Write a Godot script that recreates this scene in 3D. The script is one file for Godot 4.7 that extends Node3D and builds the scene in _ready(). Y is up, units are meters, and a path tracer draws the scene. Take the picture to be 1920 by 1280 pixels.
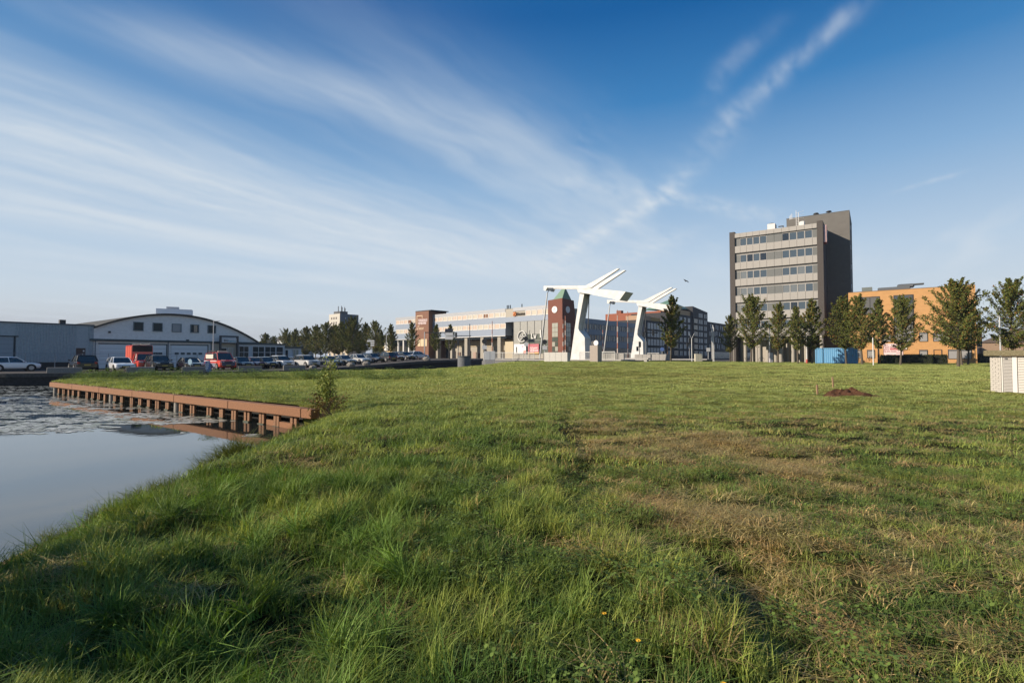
extends Node3D
# A grassy bank beside a pond, a parking yard, a drawbridge and office blocks under cirrus.
# World: x to the right, y up, depth away from the camera is -z. Helper p(x, depth, y) makes points.

var rng := RandomNumberGenerator.new()
var names := {}
var mats := {}
var cache := {}
var bumps := FastNoiseLite.new()
var patches := FastNoiseLite.new()

func p(x: float, d: float, y := 0.0) -> Vector3:
	return Vector3(x, y, -d)

func yaw(a: float, b: float) -> float:      # local +x runs along (a to the right, b away)
	return atan2(b, a)

# ---------------------------------------------------------------- mesh builder
class G:
	var v := PackedVector3Array()
	var n := PackedVector3Array()
	var c := PackedColorArray()
	var col := Color(1, 1, 1)
	func tri_n(a: Vector3, b: Vector3, d: Vector3, na: Vector3, nb: Vector3, nd: Vector3) -> void:
		if (d - a).cross(b - a).dot(na + nb + nd) < 0.0:
			v.append(a); v.append(d); v.append(b)
			n.append(na); n.append(nd); n.append(nb)
		else:
			v.append(a); v.append(b); v.append(d)
			n.append(na); n.append(nb); n.append(nd)
		c.append(col); c.append(col); c.append(col)
	func tri(a: Vector3, b: Vector3, d: Vector3) -> void:
		var m := (d - a).cross(b - a).normalized()
		tri_n(a, b, d, m, m, m)
	func quad(a: Vector3, b: Vector3, d: Vector3, e: Vector3) -> void:
		tri(a, b, d); tri(a, d, e)
	func quad_out(a: Vector3, b: Vector3, d: Vector3, e: Vector3, inside: Vector3) -> void:
		var m := (d - a).cross(b - a)
		if m.length_squared() < 1e-12:
			m = (e - a).cross(d - a)
		if m.dot((a + b + d + e) * 0.25 - inside) < 0.0:
			quad(a, e, d, b)
		else:
			quad(a, b, d, e)
	func box(ctr: Vector3, size: Vector3, basis := Basis()) -> void:
		var h := size * 0.5
		var q: Array[Vector3] = []
		for i in 8:
			q.append(ctr + basis * Vector3(h.x if i & 1 else -h.x, h.y if i & 2 else -h.y, h.z if i & 4 else -h.z))
		for f in [[0, 1, 3, 2], [4, 5, 7, 6], [0, 1, 5, 4], [2, 3, 7, 6], [0, 2, 6, 4], [1, 3, 7, 5]]:
			quad_out(q[f[0]], q[f[1]], q[f[2]], q[f[3]], ctr)
	func span(a: Vector3, b: Vector3) -> void:     # box between two opposite corners
		box((a + b) * 0.5, (b - a).abs())
	func bevel_box(ctr: Vector3, size: Vector3, e: float, basis := Basis()) -> void:
		var h := size * 0.5
		var rings := []
		for k in [[-h.y, e], [-h.y + e, 0.0], [h.y - e, 0.0], [h.y, e]]:
			var r := PackedVector3Array()
			var x: float = h.x - k[1]
			var z: float = h.z - k[1]
			for q in [[-x, -z + e], [-x + e, -z], [x - e, -z], [x, -z + e], [x, z - e], [x - e, z], [-x + e, z], [-x, z - e]]:
				r.append(ctr + basis * Vector3(q[0], k[0], q[1]))
			rings.append(r)
		loft(rings, true, true)
	func loft(rings: Array, cap0 := false, cap1 := false) -> void:
		var cn := []
		for r in rings:
			var s := Vector3.ZERO
			for q in r: s += q
			cn.append(s / r.size())
		for i in rings.size() - 1:
			var a: PackedVector3Array = rings[i]
			var b: PackedVector3Array = rings[i + 1]
			var inside: Vector3 = (cn[i] + cn[i + 1]) * 0.5
			for k in a.size():
				var k2 := (k + 1) % a.size()
				quad_out(a[k], a[k2], b[k2], b[k], inside)
		for e in [[cap0, 0, 1], [cap1, rings.size() - 1, rings.size() - 2]]:
			if e[0]:
				var r: PackedVector3Array = rings[e[1]]
				var m: Vector3 = cn[e[1]]
				for k in r.size():
					var a := r[k]
					var b := r[(k + 1) % r.size()]
					if (b - m).cross(a - m).dot(m - cn[e[2]]) < 0.0: tri(m, b, a)
					else: tri(m, a, b)
	func prism(poly: PackedVector2Array, z0: float, z1: float) -> void:   # outline in x, y; thickness in z
		var idx := Geometry2D.triangulate_polygon(poly)
		for i in range(0, idx.size(), 3):
			var a := poly[idx[i]]
			var b := poly[idx[i + 1]]
			var d := poly[idx[i + 2]]
			if (b - a).cross(d - a) > 0.0:
				var t := b; b = d; d = t
			var hi := maxf(z0, z1)
			var lo := minf(z0, z1)
			tri(Vector3(a.x, a.y, hi), Vector3(b.x, b.y, hi), Vector3(d.x, d.y, hi))
			tri(Vector3(a.x, a.y, lo), Vector3(d.x, d.y, lo), Vector3(b.x, b.y, lo))
		var cw := Geometry2D.is_polygon_clockwise(poly)
		for i in poly.size():
			var a := poly[i]
			var b := poly[(i + 1) % poly.size()]
			var out := Vector3(b.y - a.y, a.x - b.x, 0) * (1.0 if not cw else -1.0)
			var q := [Vector3(a.x, a.y, z0), Vector3(b.x, b.y, z0), Vector3(b.x, b.y, z1), Vector3(a.x, a.y, z1)]
			quad_out(q[0], q[1], q[2], q[3], (q[0] + q[2]) * 0.5 - out)
	func tube(a: Vector3, b: Vector3, r0: float, r1: float, sides := 8, caps := true) -> void:
		var dir := (b - a).normalized()
		var u := dir.cross(Vector3.UP if absf(dir.y) < 0.95 else Vector3.RIGHT).normalized()
		var w := dir.cross(u)
		for k in sides:
			var t0 := TAU * k / sides
			var t1 := TAU * (k + 1) / sides
			var e0 := u * cos(t0) + w * sin(t0)
			var e1 := u * cos(t1) + w * sin(t1)
			var p0 := a + e0 * r0
			var p1 := a + e1 * r0
			var q0 := b + e0 * r1
			var q1 := b + e1 * r1
			if (q1 - p0).cross(p1 - p0).dot(e0 + e1) > 0.0:
				tri_n(p0, p1, q1, e0, e1, e1); tri_n(p0, q1, q0, e0, e1, e0)
			else:
				tri_n(p0, q1, p1, e0, e1, e1); tri_n(p0, q0, q1, e0, e0, e1)
			if caps:
				if (p0 - a).cross(p1 - a).dot(-dir) < 0.0:
					tri(a, p0, p1); tri(b, q1, q0)
				else:
					tri(a, p1, p0); tri(b, q0, q1)
	func path(pts: Array, r0: float, r1: float, sides := 6) -> void:
		for i in pts.size() - 1:
			var f0 := float(i) / (pts.size() - 1)
			var f1 := float(i + 1) / (pts.size() - 1)
			tube(pts[i], pts[i + 1], lerpf(r0, r1, f0), lerpf(r0, r1, f1), sides, i == pts.size() - 2)
	func disc_z(ctr: Vector3, r: float, thick: float, sides := 20) -> void:   # a disc that faces +z
		tube(ctr - Vector3(0, 0, thick * 0.5), ctr + Vector3(0, 0, thick * 0.5), r, r, sides)
	func ball(ctr: Vector3, r: Vector3, seg := 12, rings := 8) -> void:
		for i in rings:
			for k in seg:
				var q := []
				for e in [[i, k], [i, k + 1], [i + 1, k + 1], [i + 1, k]]:
					var th: float = PI * e[0] / rings
					var ph: float = TAU * e[1] / seg
					q.append(Vector3(sin(th) * cos(ph), cos(th), sin(th) * sin(ph)))
				var a: Vector3 = ctr + q[0] * r; var b: Vector3 = ctr + q[1] * r; var d: Vector3 = ctr + q[2] * r; var e2: Vector3 = ctr + q[3] * r
				if i == 0: tri_n(a, e2, d, q[0], q[3], q[2]) if (d - a).cross(e2 - a).dot(q[2]) > 0.0 else tri_n(a, d, e2, q[0], q[2], q[3])
				elif (d - a).cross(b - a).dot(q[2]) > 0.0:
					tri_n(a, b, d, q[0], q[1], q[2]); tri_n(a, d, e2, q[0], q[2], q[3])
				else:
					tri_n(a, d, b, q[0], q[2], q[1]); tri_n(a, e2, d, q[0], q[3], q[2])
	func mesh() -> ArrayMesh:
		var arr := []
		arr.resize(Mesh.ARRAY_MAX)
		arr[Mesh.ARRAY_VERTEX] = v
		arr[Mesh.ARRAY_NORMAL] = n
		arr[Mesh.ARRAY_COLOR] = c
		var m := ArrayMesh.new()
		m.add_surface_from_arrays(Mesh.PRIMITIVE_TRIANGLES, arr)
		return m

# ---------------------------------------------------------------- names and materials
func numbered(called: String) -> String:
	if not names.has(called):
		names[called] = 0
		return called
	names[called] += 1
	return "%s_%03d" % [called, names[called]]

func tag(o: Node3D, label: String, category: String, group := "") -> Node3D:
	o.set_meta("label", label); o.set_meta("category", category)
	if group: o.set_meta("group", group)
	return o

func thing(called: String, label: String, category: String, at := Vector3.ZERO, turn := 0.0, group := "") -> Node3D:
	var o := Node3D.new()
	o.name = numbered(called)
	add_child(o)
	o.position = at
	o.rotation.y = turn
	return tag(o, label, category, group)

func put(parent: Node3D, called: String, m: Mesh, material: Material, at := Vector3.ZERO) -> MeshInstance3D:
	var o := MeshInstance3D.new()
	o.name = numbered(called) if parent == self else called
	o.mesh = m
	o.material_override = material
	o.position = at
	parent.add_child(o, true)
	return o

func part(parent: Node3D, called: String, g: G, material: Material, at := Vector3.ZERO) -> MeshInstance3D:
	return put(parent, called, g.mesh(), material, at)

func boxp(parent: Node3D, called: String, a: Vector3, b: Vector3, material: Material) -> MeshInstance3D:
	var key := "box%s" % ((b - a).abs().snapped(Vector3.ONE * 0.001))
	if not cache.has(key):
		var g := G.new()
		g.box(Vector3.ZERO, (b - a).abs())
		cache[key] = g.mesh()
	return put(parent, called, cache[key], material, (a + b) * 0.5)

func struct(o: Node3D) -> Node3D:
	o.set_meta("kind", "structure")
	return o

func copy_of(o: Node3D, label: String, at: Vector3, turn: float, size := 1.0) -> Node3D:
	var r: Node3D = o.duplicate()
	r.name = numbered(str(o.name).rstrip("0123456789").trim_suffix("_"))
	add_child(r)
	r.position = at
	r.rotation.y = turn
	r.scale = Vector3.ONE * size
	r.set_meta("label", label)
	return r

func lin(r: float, g: float, b: float) -> Color:
	return Color(r, g, b).linear_to_srgb()

func noise_tex(key: String, freq: float, lo: Color, hi: Color, kind := 0, size := 512, normal := false) -> NoiseTexture2D:
	if cache.has(key): return cache[key]
	var t := NoiseTexture2D.new()
	var f := FastNoiseLite.new()
	f.seed = key.hash() % 10000
	f.noise_type = FastNoiseLite.TYPE_SIMPLEX_SMOOTH if kind == 0 else FastNoiseLite.TYPE_CELLULAR
	f.frequency = freq
	f.fractal_octaves = 5
	t.noise = f
	t.width = size; t.height = size
	t.seamless = true
	if normal:
		t.as_normal_map = true
		t.bump_strength = 6.0
	else:
		var ramp := Gradient.new()
		ramp.set_color(0, lo); ramp.set_color(1, hi)
		t.color_ramp = ramp
	cache[key] = t
	return t

func mat(r: float, g: float, b: float, rough := 0.8, metal := 0.0, wear := 0.0, scale := 0.4, spec := 0.5) -> StandardMaterial3D:
	var key := "%s,%s,%s,%s,%s,%s,%s,%s" % [r, g, b, rough, metal, wear, scale, spec]
	if mats.has(key): return mats[key]
	var m := StandardMaterial3D.new()
	m.albedo_color = lin(r * 0.82, g * 0.82, b * 0.82)
	m.roughness = rough
	m.metallic = metal
	m.metallic_specular = spec
	if wear > 0.0:
		var lo := 1.0 - wear
		m.albedo_texture = noise_tex("wear%.2f" % wear, 0.02, Color(lo, lo, lo), Color(1, 1, 1))
		m.uv1_triplanar = true
		m.uv1_world_triplanar = true
		m.uv1_scale = Vector3.ONE * scale
	mats[key] = m
	return m

func leafy(rough := 0.6, through := 0.35) -> StandardMaterial3D:
	var key := "leafy%s,%s" % [rough, through]
	if mats.has(key): return mats[key]
	var m := StandardMaterial3D.new()
	m.albedo_color = Color.WHITE
	m.vertex_color_use_as_albedo = true
	m.roughness = rough
	m.metallic_specular = 0.22
	m.cull_mode = BaseMaterial3D.CULL_DISABLED
	m.backlight_enabled = true
	m.backlight = Color(through, through, through * 0.6)
	mats[key] = m
	return m

func lettering(parent: Node3D, called: String, text: String, height: float, material: Material, at: Vector3, squeeze := 1.0, turn := 0.0, thick := 0.04) -> MeshInstance3D:
	var t := TextMesh.new()
	var f := SystemFont.new()
	f.font_names = PackedStringArray(["Droid Sans"])
	f.font_weight = 700
	t.font = f
	t.text = text
	t.font_size = 32
	t.pixel_size = height / 23.0
	t.depth = thick
	var o := put(parent, called, t, material, at)
	o.scale.x = squeeze
	o.rotation.y = turn
	return o

func window(parent: Node3D, x0: float, x1: float, y0: float, y1: float, z: float, frame: Material, glass: Material, bar := 0.07, called := "window", mull := 0) -> MeshInstance3D:
	var w := x1 - x0
	var h := y1 - y0
	var key := "win%.2f,%.2f,%.2f,%d" % [w, h, bar, mull]
	if not cache.has(key):
		var g := G.new()
		var x := w * 0.5
		var y := h * 0.5
		g.span(Vector3(-x, -y, 0), Vector3(-x + bar, y, 0.1))
		g.span(Vector3(x - bar, -y, 0), Vector3(x, y, 0.1))
		g.span(Vector3(-x + bar, -y, 0), Vector3(x - bar, -y + bar, 0.098))
		g.span(Vector3(-x + bar, y - bar, 0), Vector3(x - bar, y, 0.098))
		for k in mull:
			var mx := -x + w * (k + 1) / (mull + 1)
			g.span(Vector3(mx - bar * 0.4, -y + bar, 0), Vector3(mx + bar * 0.4, y - bar, 0.09))
		var q := G.new()
		q.span(Vector3(-x + bar, -y + bar, 0), Vector3(x - bar, y - bar, 0.035))
		cache[key] = [g.mesh(), q.mesh()]
	var o := put(parent, called, cache[key][0], frame, Vector3((x0 + x1) * 0.5, (y0 + y1) * 0.5, z))
	put(o, "pane", cache[key][1], glass)
	return o

func line_at(t: Array, d: float) -> float:     # [[d, x], ...] read at d
	if d <= t[0][0]: return t[0][1]
	for i in t.size() - 1:
		if d <= t[i + 1][0]:
			return lerpf(t[i][1], t[i + 1][1], (d - t[i][0]) / (t[i + 1][0] - t[i][0]))
	return t[-1][1]

# ---------------------------------------------------------------- scene
const SUN_AWAY := Vector2(0.972, 0.235)         # where its light travels: right, away
const EDGE := [[-30.0, -2.2], [5.0, -5.45], [9.5, -6.05], [12.5, -6.2], [17.46, -7.0], [34.7, -30.9], [39.0, -33.0], [44.0, -25.6], [50.0, -18.7], [54.0, -11.0], [57.0, -5.0], [66.0, 2.5], [68.0, 4.0], [112.0, 4.0]]
const QUAY := [[-40.0, -300.0], [30.0, -120.0], [44.5, -44.0], [49.6, -31.5], [56.0, -21.0], [63.0, -14.0], [72.0, -7.5], [112.0, -5.0]]
const WATER := -0.85

func _ready() -> void:
	rng.seed = 7
	bumps.seed = 3; bumps.frequency = 1.0; bumps.fractal_octaves = 3
	patches.seed = 11; patches.frequency = 1.0; patches.fractal_octaves = 3
	# camera
	var cam := Camera3D.new()
	cam.name = "camera"
	cam.fov = 67.38
	cam.near = 0.05
	cam.far = 6000.0
	cam.position = Vector3(0, 1.6, 0)
	cam.rotation_degrees.x = 1.73
	add_child(cam)
	cam.current = true
	# sky, air and exposure
	var env := Environment.new()
	env.background_mode = Environment.BG_SKY
	env.tonemap_mode = Environment.TONE_MAPPER_LINEAR
	env.tonemap_exposure = 1.55
	env.sdfgi_enabled = true
	env.ssao_enabled = true
	env.ssil_enabled = true
	env.fog_enabled = true
	env.fog_density = 0.00014
	env.fog_light_color = Color(0.80, 0.86, 0.94)
	env.sky = Sky.new()
	env.sky.sky_material = make_sky()
	env.background_energy_multiplier = 0.65
	var we := WorldEnvironment.new()
	we.name = "world_environment"
	we.environment = env
	add_child(we)
	# sun
	var sun := DirectionalLight3D.new()
	sun.name = "sun"
	sun.light_energy = 1.6
	sun.light_color = Color(1.0, 0.94, 0.86)
	sun.light_angular_distance = 0.5
	sun.shadow_enabled = true
	add_child(sun)
	var el := deg_to_rad(24.0)
	var away := Vector3(SUN_AWAY.x * cos(el), -sin(el), -SUN_AWAY.y * cos(el))
	sun.look_at_from_position(Vector3.ZERO, away, Vector3.UP)
	build_ground()
	build_bank()
	build_buildings()
	build_bridge()
	build_trees()
	build_cars()
	build_furniture()
	build_grass()

func make_sky() -> PanoramaSkyMaterial:
	# Clouds lie on a flat sheet one unit up: (x, z) = direction / its height.
	var cw := 700
	var ch := 420
	var res := 0.02
	var x_off := 7.0
	var sheet := PackedFloat32Array()
	sheet.resize(cw * ch)
	var strokes := [
		[[[1.0, 1.40], [0.985, 1.52], [0.94, 1.75], [0.92, 2.02], [0.93, 2.3]], 0.036, 0.07, 0.30, 0.38],
		[[[0.92, 2.1], [0.95, 2.6], [0.94, 3.1]], 0.10, 0.14, 0.12, 0.10],
		[[[0.96, 2.8], [0.93, 3.2], [0.76, 3.9], [0.55, 4.75], [0.42, 5.4]], 0.075, 0.17, 0.36, 0.62],
		[[[0.85, 3.12], [1.2, 3.28], [1.65, 3.52], [2.0, 3.8]], 0.11, 0.17, 0.34, 0.16],
		[[[0.88, 3.2], [0.5, 3.0], [0.0, 2.75]], 0.2, 0.26, 0.22, 0.12],
		[[[0.77, 1.98], [0.75, 1.72], [0.79, 1.50]], 0.045, 0.04, 0.20, 0.08],
		[[[-1.35, 1.45], [-1.0, 1.70], [-0.54, 1.98], [-0.24, 2.3], [0.0, 2.8]], 0.14, 0.36, 0.46, 0.40],
		[[[-2.2, 1.5], [-1.8, 1.85], [-1.62, 2.35]], 0.08, 0.16, 0.26, 0.12],
		[[[-0.8, 1.2], [-0.35, 1.6], [0.05, 2.1], [0.2, 2.6]], 0.16, 0.30, 0.16, 0.14],
		[[[-2.9, 1.5], [-2.35, 1.95], [-2.1, 2.5], [-1.85, 3.1], [-1.5, 3.8], [-0.9, 4.6], [-0.06, 5.4], [0.6, 6.4]], 0.40, 0.75, 0.52, 0.58],
		[[[-3.6, 1.2], [-2.4, 2.2], [-1.7, 3.3], [-0.8, 4.4], [0.3, 5.6], [1.2, 7.0]], 0.8, 1.1, 0.34, 0.34],
		[[[-2.04, 3.2], [-1.93, 3.6], [-1.70, 4.1]], 0.045, 0.07, 0.26, 0.22],
		[[[-4.5, 2.3], [-3.4, 3.4], [-2.6, 4.3], [-1.3, 5.3], [-0.3, 5.9], [0.8, 6.8]], 0.50, 0.85, 0.54, 0.54],
		[[[-1.6, 2.3], [-0.9, 3.0], [-0.3, 3.9], [0.2, 5.0]], 0.10, 0.2, 0.16, 0.14],
		[[[2.42, 2.72], [2.3, 3.1]], 0.035, 0.03, 0.3, 0.2],
		[[[1.42, 4.0], [1.24, 4.7], [1.2, 5.6]], 0.16, 0.26, 0.30, 0.22],
		[[[-5.5, 4.2], [-3.5, 6.0], [-1.5, 7.5]], 0.4, 0.5, 0.4, 0.3],
		[[[2.3, 4.4], [3.6, 5.6], [4.4, 7.4]], 0.4, 0.6, 0.22, 0.25],
	]
	var fray := FastNoiseLite.new()
	fray.seed = 5; fray.frequency = 1.0; fray.fractal_octaves = 5
	var one := PackedFloat32Array()
	one.resize(cw * ch)
	for s in strokes:
		one.fill(0.0)
		var pts: Array = s[0]
		for i in pts.size() - 1:
			var a := Vector2(pts[i][0], pts[i][1])
			var b := Vector2(pts[i + 1][0], pts[i + 1][1])
			var t0 := float(i) / (pts.size() - 1)
			var t1 := float(i + 1) / (pts.size() - 1)
			var wide: float = 2.4 * maxf(s[1], s[2])
			for yi in range(maxi(0, int((minf(a.y, b.y) - wide) / res)), mini(ch - 1, int((maxf(a.y, b.y) + wide) / res))):
				for xi in range(maxi(0, int((minf(a.x, b.x) - wide + x_off) / res)), mini(cw - 1, int((maxf(a.x, b.x) + wide + x_off) / res))):
					var q := Vector2(xi * res - x_off, yi * res)
					var f := (q - a).dot(b - a) / (b - a).length_squared()
					f = clampf(f, 0.0, 1.0)
					var w := lerpf(s[1], s[2], lerpf(t0, t1, f))
					var e := (q - a.lerp(b, f)).length() / w
					if e > 2.4: continue
					var tt := lerpf(t0, t1, f)
					var ends := smoothstep(0.0, 0.22, tt) * (1.0 - smoothstep(0.72, 1.0, tt))
					var k: float = exp(-e * e * 1.1) * lerpf(s[3], s[4] + s[3] * 0.4, 0.5) * (0.3 + 0.7 * ends)
					var at := yi * cw + xi
					one[at] = maxf(one[at], k)
		for at in cw * ch:
			if one[at] > 0.0: sheet[at] = 1.0 - (1.0 - sheet[at]) * (1.0 - one[at])
	var W := 2304
	var H := 1152
	var img := Image.create_empty(W, H, false, Image.FORMAT_RGBF)
	img.fill(Color(0.10, 0.11, 0.10))
	var zenith := Color(0.022, 0.125, 0.31)
	var stops := [[0.0, Color(0.56, 0.60, 0.635)], [4.0, Color(0.62, 0.695, 0.755)], [10.0, Color(0.490, 0.620, 0.765)], [18.0, Color(0.235, 0.420, 0.665)], [26.0, Color(0.045, 0.215, 0.495)], [34.0, Color(0.004, 0.108, 0.345)], [50.0, Color(0.010, 0.105, 0.305)], [90.0, zenith]]
	var table: Array[Color] = []
	for i in 901:
		var e := i * 0.1
		var c: Color = zenith
		for k in stops.size() - 1:
			if e <= stops[k + 1][0]:
				var f: float = (e - stops[k][0]) / (stops[k + 1][0] - stops[k][0])
				var a: Color = stops[k][1]
				c = a.lerp(stops[k + 1][1], f)
				break
		table.append(c)
	for y in H / 2 + 2:
		var el := PI * 0.5 - PI * (y + 0.5) / H
		var base: Color = table[clampi(int(rad_to_deg(el) * 10.0), 0, 900)]
		var up := maxf(sin(el), 0.02)
		var flat := cos(el) / up
		var low := 1.0 - smoothstep(0.0, 0.11, el)
		for x in W:
			var az := TAU * (x + 0.5) / W             # the left edge of the picture looks along -z
			var sx := sin(az)
			var sz := cos(az)
			var px := sx * flat
			var pz := sz * flat
			# side of the sky nearer the sun is a little paler
			var sunward := 0.5 + 0.5 * (-sx * 0.925 - sz * 0.38)
			var c := base.lerp(Color(0.42, 0.55, 0.70), 0.01 + 0.14 * sunward * sunward * smoothstep(1.5, 0.2, el))
			if low > 0.0:
				c = c.lerp(Color(0.475, 0.48, 0.515), low * clampf(0.35 - 0.75 * sx, 0.0, 0.85))
			# stretched thin cirrus everywhere
			var u := px * 0.857 - pz * 0.515
			var w := px * 0.515 + pz * 0.857
			var wob := fray.get_noise_2d(px * 0.35 + 9.0, pz * 0.35)
			var thin := fray.get_noise_2d(u * 0.55 + wob * 0.25, w * 0.11 + 3.0)
			var fine := fray.get_noise_2d(u * 3.2 + wob * 0.8 + 20.0, w * 0.42)
			var cover := smoothstep(0.0, 0.8, thin + 0.22 * fine + 0.26 * sunward - 0.08) * 0.6 * (1.0 - 0.75 * smoothstep(0.38, 0.60, el))
			# the strokes
			var gx := (px + wob * 0.05 + fine * 0.022 + x_off) / res
			var gz := (pz + wob * 0.05 + fine * 0.022) / res
			if gx > 1.0 and gx < cw - 2 and gz > 1.0 and gz < ch - 2:
				var ix := int(gx)
				var iz := int(gz)
				var fx := gx - ix
				var fz := gz - iz
				var at := iz * cw + ix
				var s := lerpf(lerpf(sheet[at], sheet[at + 1], fx), lerpf(sheet[at + cw], sheet[at + cw + 1], fx), fz)
				if s > 0.003:
					var grain := fray.get_noise_2d(px * 3.0 + pz * 1.6, pz * 6.5 - px * 8.0)
					var strand := fray.get_noise_2d(u * 7.0 + wob * 3.0, w * 1.1)
					s *= clampf(0.88 + 0.38 * fine + 1.0 * grain * (1.0 if px > 0.3 else 0.15) + 0.2 * strand, 0.05, 1.6)
					cover = 1.0 - (1.0 - cover * 0.9) * (1.0 - clampf(s, 0.0, 0.9))
			cover *= 1.0 - 0.6 * low
			var white := Color(0.66, 0.73, 0.80).lerp(Color(0.42, 0.52, 0.67), smoothstep(0.25, 0.75, el))
			c = c.lerp(white, clampf(cover, 0.0, 0.9))
			img.set_pixel(x, y, c)
	var m := PanoramaSkyMaterial.new()
	m.panorama = ImageTexture.create_from_image(img)
	return m

# ---------------------------------------------------------------- ground
func city_y(x: float, d: float) -> float:
	var u := x + 0.35 * (d - 72.0)
	var left := lerpf(0.1, 1.15, smoothstep(-32.0, -8.0, u))
	return lerpf(left, 0.45, smoothstep(12.0, 58.0, x))

func rut(x: float, d: float) -> float:
	var c := 0.33 + 0.085 * d + 0.14 * sin(d * 0.9)
	return exp(-pow((x - c) / (0.2 + 0.16 * smoothstep(9.0, 4.0, d)), 2.0)) * smoothstep(3.0, 9.0, d) * (1.0 - smoothstep(15.0, 17.5, d))

func bank_e(x: float, d: float) -> float:
	return x - line_at(EDGE, d)

func field_y(x: float, d: float) -> float:
	var right := lerpf(1.0, 0.45, smoothstep(12.0, 58.0, x)) * smoothstep(14.0, 66.0, d)
	var left := 0.3 * smoothstep(36.0, 57.0, d) - 0.03
	var y := lerpf(right, left, smoothstep(2.0, -9.0, x))
	y += 0.22 * exp(-pow((x - 6.5) / 5.0, 2.0) - pow((d - 37.0) / 3.0, 2.0))
	y += 0.10 * patches.get_noise_2d(x * 0.22, d * 0.22) * smoothstep(0.0, 6.0, d)
	y += 0.07 * bumps.get_noise_2d(x * 0.7, d * 0.7) + 0.03 * bumps.get_noise_2d(x * 2.3 + 40.0, d * 2.3)
	var lumpy := smoothstep(0.2, -2.2, x) * (1.0 - smoothstep(6.0, 12.0, d))
	y += 0.13 * lumpy * bumps.get_noise_2d(x * 0.55 + 7.0, d * 0.55)
	y -= 0.15 * rut(x, d)
	y -= 0.20 * exp(-pow((x - 1.65 - 0.2 * (d - 3.3)) / 0.35, 2.0) - pow((d - 3.6) / 0.8, 2.0))
	y += 0.10 * exp(-pow((x - 1.05) / 0.3, 2.0) - pow((d - 3.4) / 0.7, 2.0))
	var e := bank_e(x, d)
	if d < 17.4:
		y = lerpf(-0.74 + 0.05 * bumps.get_noise_2d(x * 1.3, d * 1.3), y, smoothstep(-0.1, 2.0, e + 0.35 * bumps.get_noise_2d(d * 0.8, 4.0)))
	elif d < 39.5:
		y = lerpf(-0.06, y, smoothstep(0.1, 1.6, e))
	return y

func ground_mat(key: String, lo: Color, hi: Color, lo2: Color, hi2: Color, s: float, height := 0.0) -> StandardMaterial3D:
	var m := StandardMaterial3D.new()
	m.albedo_texture = noise_tex(key, 0.012, lo, hi, 0, 1024)
	m.detail_enabled = true
	m.detail_blend_mode = BaseMaterial3D.BLEND_MODE_MUL
	m.detail_albedo = noise_tex(key + "fine", 0.05, lo2, hi2, 0, 1024)
	m.detail_uv_layer = BaseMaterial3D.DETAIL_UV_1
	m.uv1_triplanar = true
	m.uv1_world_triplanar = true
	m.uv1_scale = Vector3.ONE * s
	m.roughness = 0.95
	m.metallic_specular = 0.2
	if height > 0.0:
		m.heightmap_enabled = true
		m.heightmap_texture = noise_tex(key + "relief", 0.06, Color.BLACK, Color.WHITE, 0, 1024)
		m.heightmap_scale = height
	return m

func sheet(rows: Array, cols: int, left: Callable, right: Callable, y_at: Callable, spread := 1.0) -> G:
	var g := G.new()
	var prev: Array[Vector3] = []
	for d in rows:
		var x0: float = left.call(d)
		var x1: float = right.call(d)
		var row: Array[Vector3] = []
		for k in cols + 1:
			var f := pow(float(k) / cols, spread)
			var x := lerpf(x0, x1, f)
			row.append(p(x, d, y_at.call(x, d)))
		if prev.size():
			for k in cols:
				g.quad(prev[k], row[k], row[k + 1], prev[k + 1])
		prev = row
	return g

func smooth_mesh(g: G) -> ArrayMesh:
	var st := SurfaceTool.new()
	st.begin(Mesh.PRIMITIVE_TRIANGLES)
	st.set_smooth_group(0)
	for q in g.v: st.add_vertex(q)
	st.index()
	st.generate_normals()
	return st.commit()

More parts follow.
